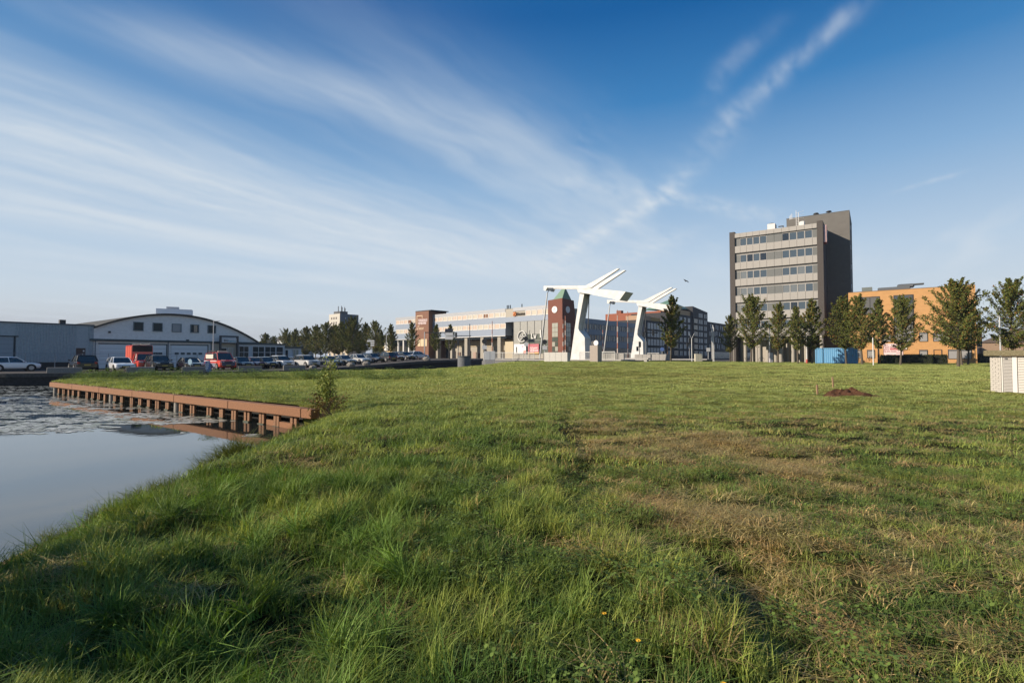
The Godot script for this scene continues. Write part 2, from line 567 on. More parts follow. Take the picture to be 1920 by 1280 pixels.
func build_ground() -> void:
	var earth := ground_mat("earth", Color(0.16, 0.15, 0.10), Color(0.30, 0.29, 0.17), Color(0.6, 0.6, 0.55), Color(1, 1, 1), 0.3)
	var base := PlaneMesh.new()
	base.size = Vector2(8000, 8000)
	struct(put(self, "ground", base, mat(0.05, 0.055, 0.045, 0.95, 0.0, 0.3, 0.02), Vector3(0, -1.7, 0)))
	# the meadow
	var rows := []
	var d := -16.0
	while d < 112.0:
		rows.append(d)
		d += clampf(absf(d) * 0.022, 0.10, 1.2)
	rows.append(112.0)
	var split := []
	for q in rows:
		split.append(q)
		if q >= 13.0: break
	var g := sheet(split, 150, func(q): return line_at(EDGE, q), func(q): return maxf(q, 0.0) * 1.25 + 14.0, field_y, 1.25)
	var nf := 0
	while rows[nf] < 13.0: nf += 1
	var soil := ground_mat("meadow", Color(0.14, 0.14, 0.07), Color(0.26, 0.26, 0.13), Color(0.55, 0.55, 0.5), Color(1, 1, 1), 0.22)
	struct(put(self, "meadow_ground", smooth_mesh(g), soil))
	var thatch := ground_mat("thatch", Color(0.36, 0.38, 0.16), Color(0.50, 0.51, 0.25), Color(0.7, 0.7, 0.65), Color(1, 1, 1), 0.15)
	g = sheet(rows.slice(nf), 150, func(q): return line_at(EDGE, q), func(q): return maxf(q, 0.0) * 1.25 + 14.0, field_y, 1.25)
	struct(put(self, "meadow_ground", smooth_mesh(g), thatch))
	# its wet flank under the turf
	var f := G.new()
	var dd := -16.0
	while dd < 68.0:
		var n := dd + 0.5
		var back0 := 0.9 if dd > 17.4 and dd < 34.6 else 0.02
		var back1 := 0.9 if n > 17.4 and n < 34.6 else 0.02
		var x0 := line_at(EDGE, dd); var x1 := line_at(EDGE, n)
		var a := p(x0 + back0, dd + back0 * 0.8, -1.6)
		var b := p(x1 + back1, n + back1 * 0.8, -1.6)
		f.quad(a, a + Vector3(0, field_y(x0, dd) + 1.58, 0), b + Vector3(0, field_y(x1, n) + 1.58, 0), b)
		dd = n
	struct(part(self, "bank_earth", f, mat(0.022, 0.017, 0.012, 0.9, 0.0, 0.4, 0.8)))
	# water
	var water := StandardMaterial3D.new()
	water.albedo_color = lin(0.016, 0.020, 0.020)
	water.roughness = 0.02
	water.metallic_specular = 0.75
	water.normal_enabled = true
	water.normal_texture = noise_tex("ripples", 0.012, Color.BLACK, Color.WHITE, 0, 1024, true)
	water.normal_scale = 0.011
	water.uv1_triplanar = true
	water.uv1_world_triplanar = true
	water.uv1_scale = Vector3(0.10, 0.10, 0.28)
	var wp := PlaneMesh.new()
	wp.size = Vector2(420, 160)
	struct(put(self, "water", wp, water, p(-180, 42, WATER)))
	# town side: yard, road and far land in one sheet
	rows = []
	d = 24.0
	while d < 112.0:
		rows.append(d)
		d += 1.0
	var paving := ground_mat("paving", Color(0.30, 0.285, 0.275), Color(0.43, 0.41, 0.395), Color(0.75, 0.75, 0.75), Color(1, 1, 1), 0.12)
	g = sheet(rows + [112.0], 60, func(_q): return -400.0, func(q): return line_at(QUAY, q), city_y, 0.35)
	struct(put(self, "yard_paving", smooth_mesh(g), paving))
	g = sheet([112.0, 116.0, 122.0, 130.0, 145.0, 165.0, 200.0, 300.0, 600.0, 1200.0, 4000.0], 60, func(q): return -400.0 - q * 2.0, func(q): return 400.0 + q * 2.0, city_y)
	struct(put(self, "town_ground", smooth_mesh(g), paving))
	# quay wall with a concrete cap
	var wall := G.new()
	var cap := G.new()
	for i in range(1, QUAY.size() - 1):
		var steps := 8
		for k in steps:
			var t0 := float(k) / steps
			var t1 := float(k + 1) / steps
			var d0 := lerpf(QUAY[i][0], QUAY[i + 1][0], t0); var d1 := lerpf(QUAY[i][0], QUAY[i + 1][0], t1)
			var x0 := line_at(QUAY, d0); var x1 := line_at(QUAY, d1)
			var y0 := city_y(x0, d0); var y1 := city_y(x1, d1)
			wall.quad(p(x0, d0, -1.6), p(x0, d0, y0 - 0.25), p(x1, d1, y1 - 0.25), p(x1, d1, -1.6))
			var o := Vector3(0.12, 0, 0.12)
			var inn := Vector3(-0.35, 0, -0.35)
			cap.loft([
				PackedVector3Array([p(x0, d0, y0 - 0.27) + o, p(x0, d0, y0 + 0.06) + o, p(x0, d0, y0 + 0.06) + inn, p(x0, d0, y0 - 0.27) + inn]),
				PackedVector3Array([p(x1, d1, y1 - 0.27) + o, p(x1, d1, y1 + 0.06) + o, p(x1, d1, y1 + 0.06) + inn, p(x1, d1, y1 - 0.27) + inn])], true, true)
	struct(part(self, "quay_wall", wall, mat(0.045, 0.045, 0.048, 0.9, 0.0, 0.5, 0.3)))
	struct(part(self, "quay_kerb", cap, mat(0.11, 0.105, 0.10, 0.9, 0.0, 0.4, 0.5)))

func build_bank() -> void:
	# timber revetment along the far bank of the pond: capping beam, pairs of planks, a few pale piles
	var red := StandardMaterial3D.new()
	red.albedo_color = lin(0.47, 0.215, 0.09)
	red.albedo_texture = noise_tex("timber", 0.03, Color(0.30, 0.27, 0.25), Color(1, 1, 1), 0, 1024)
	red.uv1_triplanar = true
	red.uv1_scale = Vector3(0.5, 3.0, 3.0)
	red.roughness = 0.85
	var plank := red.duplicate()
	plank.uv1_scale = Vector3(4.0, 0.6, 4.0)
	plank.albedo_color = lin(0.47, 0.245, 0.12)
	var pale: StandardMaterial3D = mat(0.42, 0.38, 0.33, 0.85, 0.0, 0.35, 1.5)
	var a := Vector2(-6.35, 16.85)
	var b := Vector2(-31.1, 34.85)
	var dir := (a - b).normalized()
	var len := a.distance_to(b)
	var o := thing("timber_revetment", "long red-brown timber beam on paired planks lining the far bank of the pond", "revetment", p(b.x, b.y, 0), yaw(dir.x, dir.y))
	var at := 0.0
	var i := 0
	while at < len:       # the beam is in lengths, butted with a hair of a gap
		var l := minf(5.0, len - at)
		var g := G.new()
		g.bevel_box(Vector3(at + l * 0.5, -0.26 + 0.006 * (i % 2), 0.10), Vector3(l - 0.02, 0.31, 0.34), 0.02)
		part(o, "beam", g, red)
		at += l
		i += 1
	var x := 0.55
	i = 0
	var gaps := [4, 10, 17, 24]
	while x < len - 1.2:
		if i in [0, 9, 16]:
			var g := G.new()
			g.tube(Vector3(0, -1.6, 0), Vector3(0, -0.44, 0), 0.17, 0.16, 12)
			part(o, "pale_pile", g, pale, Vector3(x, 0, 0.02))
			x += 0.55 if i else 0.9
		var gp := G.new()
		gp.bevel_box(Vector3(-0.105, -1.02, rng.randf_range(-0.02, 0.02)), Vector3(0.165, 1.2, 0.10), 0.012, Basis(Vector3.BACK, rng.randf_range(-0.02, 0.02)))
		part(o, "plank", gp, plank, Vector3(x, 0, 0.06))
		gp = G.new()
		gp.bevel_box(Vector3(0.105, -1.02, rng.randf_range(-0.02, 0.02)), Vector3(0.165, 1.2, 0.10), 0.012, Basis(Vector3.BACK, rng.randf_range(-0.02, 0.02)))
		part(o, "plank", gp, plank, Vector3(x, 0, 0.06))
		boxp(o, "algae_stain", Vector3(x - 0.2, -0.92, 0.0), Vector3(x + 0.2, -0.80 - 0.02 * (i % 3), 0.14), mat(0.035, 0.045, 0.02, 0.6))
		x += rng.randf_range(0.98, 1.12) + (0.5 if i in gaps else 0.0)
		i += 1
	# low edging along the near bank
	var e := thing("timber_edging", "low reddish timber edging half hidden by grass along the near water line", "edging", p(0, 0, 0))
	var d := 3.5
	while d < 17.2:
		var x0 := line_at(EDGE, d) - 0.06
		var x1 := line_at(EDGE, d + 1.95) - 0.06
		var g := G.new()
		var mid := (p(x0, d, -0.98) + p(x1, d + 1.95, -0.98)) * 0.5
		g.bevel_box(Vector3.ZERO, Vector3(1.93, 0.62, 0.12), 0.012)
		var q := part(e, "board", g, red, mid)
		q.rotation.y = yaw(x1 - x0, 1.95)
		d += 1.95
	# floating scum and weed on the far water
	scum()
	# brown heap of dug earth with two stakes
	var heap := G.new()
	var hx := 13.35
	var hd := 20.3
	var ring_prev := PackedVector3Array()
	var rings := []
	for r in 8:
		var ring := PackedVector3Array()
		for k in 26:
			var t := TAU * k / 26
			var rr := (1.0 - r / 8.0)
			var wob := 1.0 + 0.25 * bumps.get_noise_2d(cos(t) * 2.0 + 5.0, sin(t) * 2.0)
			var q := Vector3(cos(t) * 1.2 * rr * wob, 0, sin(t) * 0.85 * rr * wob)
			q.y = 0.34 * (1.0 - rr * rr) * (0.75 + 0.9 * bumps.get_noise_2d(q.x * 1.9 + 3.0, q.z * 2.6)) + 0.07 * bumps.get_noise_2d(q.x * 6.0, q.z * 6.0) - 0.05
			ring.append(q)
		rings.append(ring)
	heap.loft(rings, false, true)
	tag(part(self, "earth_heap", heap, ground_mat("heap", Color(0.36, 0.24, 0.18), Color(0.58, 0.43, 0.33), Color(0.5, 0.5, 0.5), Color(1, 1, 1), 1.5, 2.0), p(hx, hd, field_y(hx, hd))), "low heap of bare brown earth in the meadow beside two stakes", "earth heap")
	var wood: StandardMaterial3D = mat(0.52, 0.33, 0.18, 0.8, 0.0, 0.3, 4.0)
	for s in [[12.5, 21.0, 0.40, "short wooden stake at the left end of the earth heap"], [15.4, 24.6, 0.52, "taller wooden stake standing behind the earth heap"]]:
		var g := G.new()
		g.bevel_box(Vector3(0, s[2] * 0.5, 0), Vector3(0.07, s[2], 0.05), 0.008, Basis(Vector3.BACK, 0.05))
		tag(part(self, "wooden_stake", g, wood, p(s[0], s[1], field_y(s[0], s[1]))), s[3], "stake", "stakes by the earth heap")

func scum() -> void:
	var g := G.new()
	for k in 7:
		var t0 := TAU * k / 7; var t1 := TAU * (k + 1) / 7
		g.tri(Vector3.ZERO, Vector3(cos(t0), 0, sin(t0)) * (0.7 + 0.3 * sin(k * 2.3)), Vector3(cos(t1), 0, sin(t1)) * (0.7 + 0.3 * sin((k + 1) % 7 * 2.3)))
	var mm := MultiMesh.new()
	mm.transform_format = MultiMesh.TRANSFORM_3D
	mm.use_colors = true
	mm.mesh = g.mesh()
	var where := []
	for i in 30000:
		var d := 13.5 + 29.5 * pow(rng.randf(), 1.5)
		var x := rng.randf_range(-d * 1.15 - 3.0, -7.5)
		if bank_e(x, d) > -0.7: continue
		var k := patches.get_noise_2d(x * 0.16 + 3.0, d * 0.4) + 0.5 * patches.get_noise_2d(x * 0.7, d * 1.4)
		var from := lerpf(15.0, 18.5, smoothstep(-19.0, -9.0, x))
		k += 0.35 * smoothstep(from - 1.0, from + 3.0, d) - 0.75 * smoothstep(from + 1.5, from - 1.0, d)
		if k < 0.06 + rng.randf() * 0.25: continue
		where.append([x, d])
	mm.instance_count = where.size()
	for i in where.size():
		var s := rng.randf_range(0.03, 0.15)
		var b := Basis(Vector3.UP, rng.randf() * TAU).scaled(Vector3(s * rng.randf_range(1.0, 2.2), 1, s))
		mm.set_instance_transform(i, Transform3D(b, p(where[i][0], where[i][1], WATER + rng.randf_range(0.004, 0.012))))
		var t := rng.randf()
		mm.set_instance_color(i, Color(0.50, 0.50, 0.46).lerp(Color(0.20, 0.22, 0.13), t * t) * rng.randf_range(0.6, 1.2))
	var o := MultiMeshInstance3D.new()
	o.name = "floating_weed"
	o.multimesh = mm
	var m := StandardMaterial3D.new()
	m.vertex_color_use_as_albedo = true
	m.roughness = 0.3
	m.metallic_specular = 0.7
	o.material_override = m
	add_child(o)
	tag(o, "grey-green scum and weed floating on the far half of the pond", "pond weed")
	o.set_meta("kind", "stuff")

# ---------------------------------------------------------------- grass
func dry(x: float, d: float) -> float:
	var k := 0.0
	for s in [[2.3, 11.7, 0.8, 1.2, 0.8], [3.9, 9.5, 0.9, 0.8, 1.0], [1.75, 5.5, 0.45, 0.6, 1.0], [2.4, 4.9, 0.5, 0.35, 0.9], [4.1, 7.6, 0.7, 0.8, 1.0], [4.2, 6.5, 0.7, 0.5, 0.8], [2.9, 3.7, 0.5, 0.3, 0.7], [1.5, 10.5, 0.5, 1.5, 0.7], [-3.2, 7.7, 0.8, 0.7, 0.6], [3.0, 8.0, 1.3, 1.3, 0.55], [-3.6, 3.7, 0.4, 0.3, 0.5], [5.0, 34.0, 8.0, 3.0, 0.5], [16.0, 30.0, 9.0, 3.0, 0.3], [-3.0, 24.0, 5.0, 4.0, 0.4], [20.0, 45.0, 16.0, 4.0, 0.35], [5.0, 4.0, 1.6, 0.6, 0.45]]:
		k += s[4] * exp(-pow((x - s[0]) / s[2], 2.0) - pow((d - s[1]) / s[3], 2.0))
	var n := patches.get_noise_2d(x * 0.9 + 31.0, d * 0.9) * 0.5 + patches.get_noise_2d(x * 0.25, d * 0.25 + 9.0) * 0.5
	n += 0.45 * bumps.get_noise_2d(x * 2.6 + 90.0, d * 2.6)
	return clampf(1.1 * k * (0.7 + 1.7 * n) + 0.55 * smoothstep(0.12, 0.5, n) * smoothstep(-2.0, 2.5, x), 0.0, 1.0)

func tall(x: float, d: float) -> float:
	var e := bank_e(x, d)
	var n := bumps.get_noise_2d(x * 0.8 + 70.0, d * 0.8)
	var k := 0.115 + 0.085 * n
	k += 0.10 * smoothstep(0.6, -1.6, x) * (1.0 - smoothstep(5.0, 9.0, d)) * 0.2
	k += 0.02 * smoothstep(1.6, 0.5, x) * (1.0 - smoothstep(12.0, 18.0, d))
	if d < 18.0: k *= 1.0 - 0.45 * exp(-pow(e / 0.8, 2.0)) * (1.0 - 1.6 * maxf(0.0, bumps.get_noise_2d(x * 1.5, d * 1.5)))
	k *= 1.0 + 1.5 * bumps.get_noise_2d(x * 2.1 + 5.0, d * 2.1) * (1.0 - smoothstep(8.0, 16.0, d))
	k *= 1.0 - 0.45 * dry(x, d)
	k *= 1.0 - 0.65 * rut(x, d)
	k *= lerpf(1.0, 0.66, smoothstep(0.8, 2.6, x))
	return maxf(k, 0.035)

func tint(x: float, d: float) -> Color:
	var n := patches.get_noise_2d(x * 0.5 + 60.0, d * 0.5)
	var clump := patches.get_noise_2d(x * 2.3 - 7.0, d * 2.3)
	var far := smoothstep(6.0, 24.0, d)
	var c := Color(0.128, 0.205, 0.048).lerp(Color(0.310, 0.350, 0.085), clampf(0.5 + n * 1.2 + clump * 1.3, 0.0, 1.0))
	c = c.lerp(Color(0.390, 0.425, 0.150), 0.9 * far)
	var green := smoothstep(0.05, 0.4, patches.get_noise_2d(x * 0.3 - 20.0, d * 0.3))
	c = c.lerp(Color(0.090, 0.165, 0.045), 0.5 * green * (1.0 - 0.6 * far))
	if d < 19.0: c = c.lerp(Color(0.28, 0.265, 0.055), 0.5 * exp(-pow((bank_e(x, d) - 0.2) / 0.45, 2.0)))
	var fleck := 0.0
	if rng.randf() < 0.22 * smoothstep(-0.5, 1.8, x - 0.05 * d) * (1.0 - smoothstep(14.0, 24.0, d)) + 0.06: fleck = rng.randf() * 0.8
	return c.lerp(Color(0.44, 0.30, 0.14), maxf(dry(x, d) * 0.6, fleck))

func tuft(n: int, spread: float, h: float, w: float, lean: float, segs := 3) -> ArrayMesh:
	var g := G.new()
	for i in n:
		var az := rng.randf() * TAU
		var r := sqrt(rng.randf()) * spread
		var base := Vector3(cos(az) * r, -0.01, sin(az) * r)
		var dir := Vector3.RIGHT.rotated(Vector3.UP, rng.randf() * TAU)
		var side := dir.cross(Vector3.UP)
		side = side.rotated(Vector3.UP, rng.randf_range(-0.6, 0.6))
		var hh := h * rng.randf_range(0.45, 1.15)
		var ln := lean * rng.randf_range(0.2, 1.5) * hh
		var ww := w * rng.randf_range(0.6, 1.2)
		var k := rng.randf_range(0.72, 1.28)
		var straw := rng.randf()
		g.col = Color(k * 0.95, k, k * 0.9)
		if straw < 0.10: g.col = Color(2.3, 1.45, 1.5) * k
		elif straw < 0.3: g.col = Color(1.35, 1.15, 0.9) * k
		var pts := []
		for s in segs + 1:
			var f := float(s) / segs
			pts.append(base + Vector3.UP * hh * (f - 0.28 * f * f * clampf(ln / hh, 0.0, 1.5)) + dir * ln * f * f)
		for s in segs:
			var f0 := ww * (1.0 - pow(float(s) / segs, 1.6)) * 0.5
			var f1 := ww * (1.0 - pow(float(s + 1) / segs, 1.6)) * 0.5
			var a: Vector3 = pts[s]; var b: Vector3 = pts[s + 1]
			var m := side.cross(b - a).normalized()
			if s == segs - 1:
				g.tri_n(a - side * f0, b, a + side * f0, m, m, m)
			else:
				g.tri_n(a - side * f0, b - side * f1, b + side * f1, m, m, m)
				g.tri_n(a - side * f0, b + side * f1, a + side * f0, m, m, m)
	return g.mesh()

func scatter(called: String, label: String, meshes: Array, spots: Array, material: Material, category := "grass") -> void:
	# one stuff object per mesh variant; spots are [x, d, y, size, height, colour]
	for v in meshes.size():
		var mine := []
		for i in range(v, spots.size(), meshes.size()): mine.append(spots[i])
		if mine.is_empty(): continue
		var mm := MultiMesh.new()
		mm.transform_format = MultiMesh.TRANSFORM_3D
		mm.use_colors = true
		mm.mesh = meshes[v]
		mm.instance_count = mine.size()
		for i in mine.size():
			var s: Array = mine[i]
			var b := Basis(Vector3.UP, rng.randf() * TAU).scaled(Vector3(s[3], s[4], s[3]))
			if s.size() > 6: b = Basis(Vector3(s[6].z, 0, -s[6].x).normalized() if s[6].length() > 0.01 else Vector3.RIGHT, s[6].length()) * b
			mm.set_instance_transform(i, Transform3D(b, p(s[0], s[1], s[2])))
			mm.set_instance_color(i, s[5])
		var o := MultiMeshInstance3D.new()
		o.name = numbered(called)
		o.multimesh = mm
		o.material_override = material
		add_child(o)
		tag(o, label, category, label)
		o.set_meta("kind", "stuff")

func clover_mesh(stems: int, spread: float) -> ArrayMesh:
	var g := G.new()
	for i in stems:
		var az := rng.randf() * TAU
		var r := sqrt(rng.randf()) * spread
		var h := rng.randf_range(0.03, 0.15)
		var top := Vector3(cos(az) * r, h, sin(az) * r)
		var k := rng.randf_range(0.75, 1.25)
		g.col = Color(k, k, k)
		var s := rng.randf_range(0.007, 0.014)
		for leaf in 3:
			var a := TAU * leaf / 3 + az * 3.0
			var f := Vector3(cos(a), rng.randf_range(-0.5, 0.8), sin(a))
			var sd := Vector3(-sin(a), 0, cos(a))
			var m := f.cross(sd).normalized()
			if m.y < 0: m = -m
			var q := [top, top + f * s * 0.8 + sd * s * 0.75, top + f * s * 1.6 + sd * s * 0.5, top + f * s * 1.6 - sd * s * 0.5, top + f * s * 0.8 - sd * s * 0.75]
			for t in 3: g.tri_n(q[0], q[t + 1], q[t + 2], m, m, m)
		g.tube(Vector3(top.x * 0.8, 0, top.z * 0.8), top, 0.0012, 0.001, 3, false)
	return g.mesh()

func weed_mesh(n: int, h: float, size: float) -> ArrayMesh:
	var g := G.new()
	for i in n:
		var az := rng.randf() * TAU
		var out := rng.randf_range(0.15, 1.0)
		var top := Vector3(cos(az) * out * h * 0.5, h * rng.randf_range(0.3, 1.0), sin(az) * out * h * 0.5)
		var k := rng.randf_range(0.7, 1.3)
		g.col = Color(k, k, k)
		var dir := Vector3(cos(az), rng.randf_range(-0.3, 0.6), sin(az)).rotated(Vector3.UP, rng.randf_range(-0.9, 0.9)).normalized()
		var sd := dir.cross(Vector3.UP).normalized()
		var s := size * rng.randf_range(0.6, 1.3)
		var m := sd.cross(dir).normalized()
		var q := [top, top + dir * s * 0.4 + sd * s * 0.26, top + dir * s - Vector3.UP * s * 0.15, top + dir * s * 0.4 - sd * s * 0.26]
		g.tri_n(q[0], q[1], q[2], m, m, m)
		g.tri_n(q[0], q[2], q[3], m, m, m)
	return g.mesh()

func spots_in(d0: float, d1: float, density: float, size: float, keep: Callable, h_ref: float, margin := 1.12, extra := 1.8) -> Array:
	# even cover: cells of the wanted density in a wedge in front of the camera
	var out := []
	var step := 1.0 / sqrt(density)
	var d := d0
	while d < d1:
		var w := d * margin + extra
		var x := -w
		while x < w:
			var xx := x + rng.randf() * step
			var dd := d + rng.randf() * step
			x += step
			var e := bank_e(xx, dd)
			if e < 0.0 or (dd > 17.3 and dd < 35.0 and e < 0.15): continue
			if not keep.call(xx, dd): continue
			var t := tall(xx, dd)
			var hs := t / h_ref
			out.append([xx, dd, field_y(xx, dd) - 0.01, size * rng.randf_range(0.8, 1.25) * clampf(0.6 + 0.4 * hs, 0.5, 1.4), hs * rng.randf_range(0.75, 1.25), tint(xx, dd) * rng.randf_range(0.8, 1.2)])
		d += step
	return out

func build_grass() -> void:
	var m := leafy(0.5, 0.75)
	var near := []
	for i in 8: near.append(tuft(36, 0.085, 0.16, 0.0066, rng.randf_range(0.5, 1.9), 4))
	var mid := []
	for i in 6: mid.append(tuft(44, 0.20, 0.16, 0.014, rng.randf_range(0.5, 1.4), 3))
	var far := []
	for i in 5: far.append(tuft(80, 0.55, 0.16, 0.026, 0.6, 2))
	var free := func(x, d):
		if x > 21.0 and d > 19.5 and d < 25.5 and x > d * 0.93: return false
		if pow((x - 13.35) / 1.1, 2.0) + pow((d - 20.3) / 0.7, 2.0) < 1.0: return false
		return true
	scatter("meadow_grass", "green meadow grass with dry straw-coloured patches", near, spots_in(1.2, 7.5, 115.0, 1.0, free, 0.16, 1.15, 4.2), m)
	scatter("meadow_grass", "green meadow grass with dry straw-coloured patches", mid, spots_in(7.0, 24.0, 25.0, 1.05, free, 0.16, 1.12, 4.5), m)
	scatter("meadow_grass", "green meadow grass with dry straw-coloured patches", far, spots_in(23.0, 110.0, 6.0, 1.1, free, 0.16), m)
	# clover and plantain among the grass on the right
	var clover := []
	for i in 5: clover.append(clover_mesh(13, 0.20))
	var sp := []
	for i in 2600:
		var d := 1.6 + 7.0 * pow(rng.randf(), 0.75)
		var x := rng.randf_range(-1.0, d * 1.1 + 1.0)
		if bumps.get_noise_2d(x * 0.8 + 12.0, d * 0.8) < 0.5 * rng.randf() - 0.05: continue
		if dry(x, d) > 0.45: continue
		sp.append([x, d, field_y(x, d) + 0.01, rng.randf_range(0.8, 1.4), rng.randf_range(0.8, 1.3), Color(0.125, 0.180, 0.042) * rng.randf_range(0.55, 1.4)])
	scatter("clover", "low clover leaves among the near grass", clover, sp, m, "clover")
	# broad-leaved weeds on the peninsula and along the bank
	var weeds := []
	for i in 4: weeds.append(weed_mesh(70, 0.5, 0.09))
	sp = []
	for i in 2600:
		var d := rng.randf_range(17.5, 40.0)
		var x := rng.randf_range(-34.0, -5.0)
		var e := bank_e(x, d)
		if e < 0.1: continue
		var off := e * 0.6
		var k := exp(-off * 0.8) + 0.8 * smoothstep(34.0, 37.0, d) + 0.25 * patches.get_noise_2d(x * 0.8, d * 0.8)
		if rng.randf() > k: continue
		var s := rng.randf_range(0.5, 1.0) * (1.0 + 0.8 * smoothstep(33.0, 38.0, d))
		sp.append([x, d, field_y(x, d), s, s * rng.randf_range(0.6, 1.0), Color(0.17, 0.24, 0.06) * rng.randf_range(0.55, 1.35)])
	scatter("bank_weed", "leafy weeds behind the timber beam", weeds, sp, m, "weeds")
	# tussocks that hang over the near water line
	var sedge := []
	for i in 4: sedge.append(tuft(90, 0.10, 0.42, 0.008, 0.9, 4))
	sp = []
	for s in [[10.3, 1.0, 1.0], [10.6, 0.75, 1.15], [10.0, 0.5, 1.0], [10.9, 0.45, 0.9], [9.5, 0.3, 0.7], [12.0, 0.25, 0.75], [12.6, 0.4, 0.7], [13.3, 0.3, 0.6], [7.3, 0.25, 0.7], [7.9, 0.2, 0.8], [8.5, 0.3, 0.7], [6.3, 0.3, 0.6], [6.9, 0.5, 0.7], [14.6, 0.4, 0.5], [15.6, 0.5, 0.6], [11.5, 0.5, 0.6]]:
		for k in 5:
			var d: float = s[0] + rng.randf_range(-0.25, 0.25)
			var x: float = line_at(EDGE, d) + s[1] * 0.6 + rng.randf_range(-0.2, 0.25)
			sp.append([x, d, field_y(x, d) - 0.02, 1.7 * s[2], 1.35 * s[2], Color(0.12, 0.14, 0.045) * rng.randf_range(0.6, 1.2), Vector3(-1, 0, rng.randf_range(-0.4, 0.4)) * rng.randf_range(0.1, 0.5)])
	scatter("bank_sedge", "arching sedge tussocks along the water edge", sedge, sp, m, "sedge")
	# matted dead straw on the dry patches
	var straw := []
	for i in 4: straw.append(tuft(34, 0.16, 0.09, 0.008, 2.6, 3))
	sp = []
	for i in 26000:
		var d := rng.randf_range(2.6, 15.0)
		var x := rng.randf_range(-4.5, d * 1.1)
		var k := dry(x, d)
		k = k * 0.9 + 0.13 * smoothstep(0.6, 2.2, x - 0.03 * d) + 1.3 * bumps.get_noise_2d(x * 2.7, d * 2.7) - 0.25
		if rng.randf() > k * 0.75: continue
		sp.append([x, d, field_y(x, d) + 0.005, rng.randf_range(0.8, 1.4), rng.randf_range(0.5, 1.3), Color(0.52, 0.34, 0.16).lerp(Color(0.46, 0.40, 0.18), rng.randf()) * rng.randf_range(0.6, 1.25)])
	scatter("dead_straw", "matted dead straw on the dry patches of the meadow", straw, sp, m)
	# long lodged blades in the lower left
	sp = []
	for i in 260:
		var d := rng.randf_range(1.7, 6.5)
		var x := rng.randf_range(-d * 1.1 - 0.6, -0.2 - 0.15 * d)
		if bank_e(x, d) < 0.2: continue
		if bumps.get_noise_2d(x * 0.9, d * 0.9 + 50.0) < 0.0: continue
		sp.append([x, d, field_y(x, d), 1.0, rng.randf_range(0.45, 0.8), Color(0.13, 0.21, 0.045) * rng.randf_range(0.7, 1.4), Vector3(rng.randf_range(-1, 0.4), 0, rng.randf_range(-1, 1)) * rng.randf_range(0.3, 0.9)])
	scatter("long_grass", "long bent grass on the near left bank", sedge, sp, m)
	# dandelions
	var yellow := mat(0.75, 0.42, 0.02, 0.7)
	var stem := mat(0.10, 0.16, 0.04, 0.7)
	var flowers := [[-0.36, 6.6, "yellow dandelion in the grass left of the worn track"], [-0.17, 6.1, "yellow dandelion low in the grass beside the worn track"], [0.55, 3.05, "small orange-yellow flower in the middle foreground"], [0.66, 2.72, "lone yellow flower in the dark centre foreground"], [0.96, 2.35, "yellow flower nearest the camera on the right"], [0.05, 2.2, "yellow flower at the bottom edge of the picture"]]
	for f in flowers:
		var o := thing("dandelion", f[2], "flower", p(f[0], f[1], field_y(f[0], f[1])), rng.randf() * TAU, "yellow flowers in the meadow")
		o.scale = Vector3.ONE * 0.75
		var g := G.new()
		g.path([Vector3.ZERO, Vector3(0.01, 0.08, 0), Vector3(0.015, 0.15, 0.005)], 0.003, 0.002, 5)
		part(o, "stem", g, stem)
		var h := G.new()
		for k in 16:
			var a := TAU * k / 16
			var q := Vector3(cos(a), 0.25, sin(a)) * 0.02
			h.tri(Vector3(0.015, 0.15, 0.005), Vector3(0.015, 0.153, 0.005) + q.rotated(Vector3.UP, 0.2), Vector3(0.015, 0.153, 0.005) + q.rotated(Vector3.UP, -0.2))
		h.ball(Vector3(0.015, 0.153, 0.005), Vector3(0.011, 0.006, 0.011), 8, 5)
		part(o, "petals", h, yellow)

# ---------------------------------------------------------------- buildings
func build_buildings() -> void:
	tower_block()
	orange_block()
	office_block()
	dark_flats()
	warehouse()
	far_buildings()
	cabin()

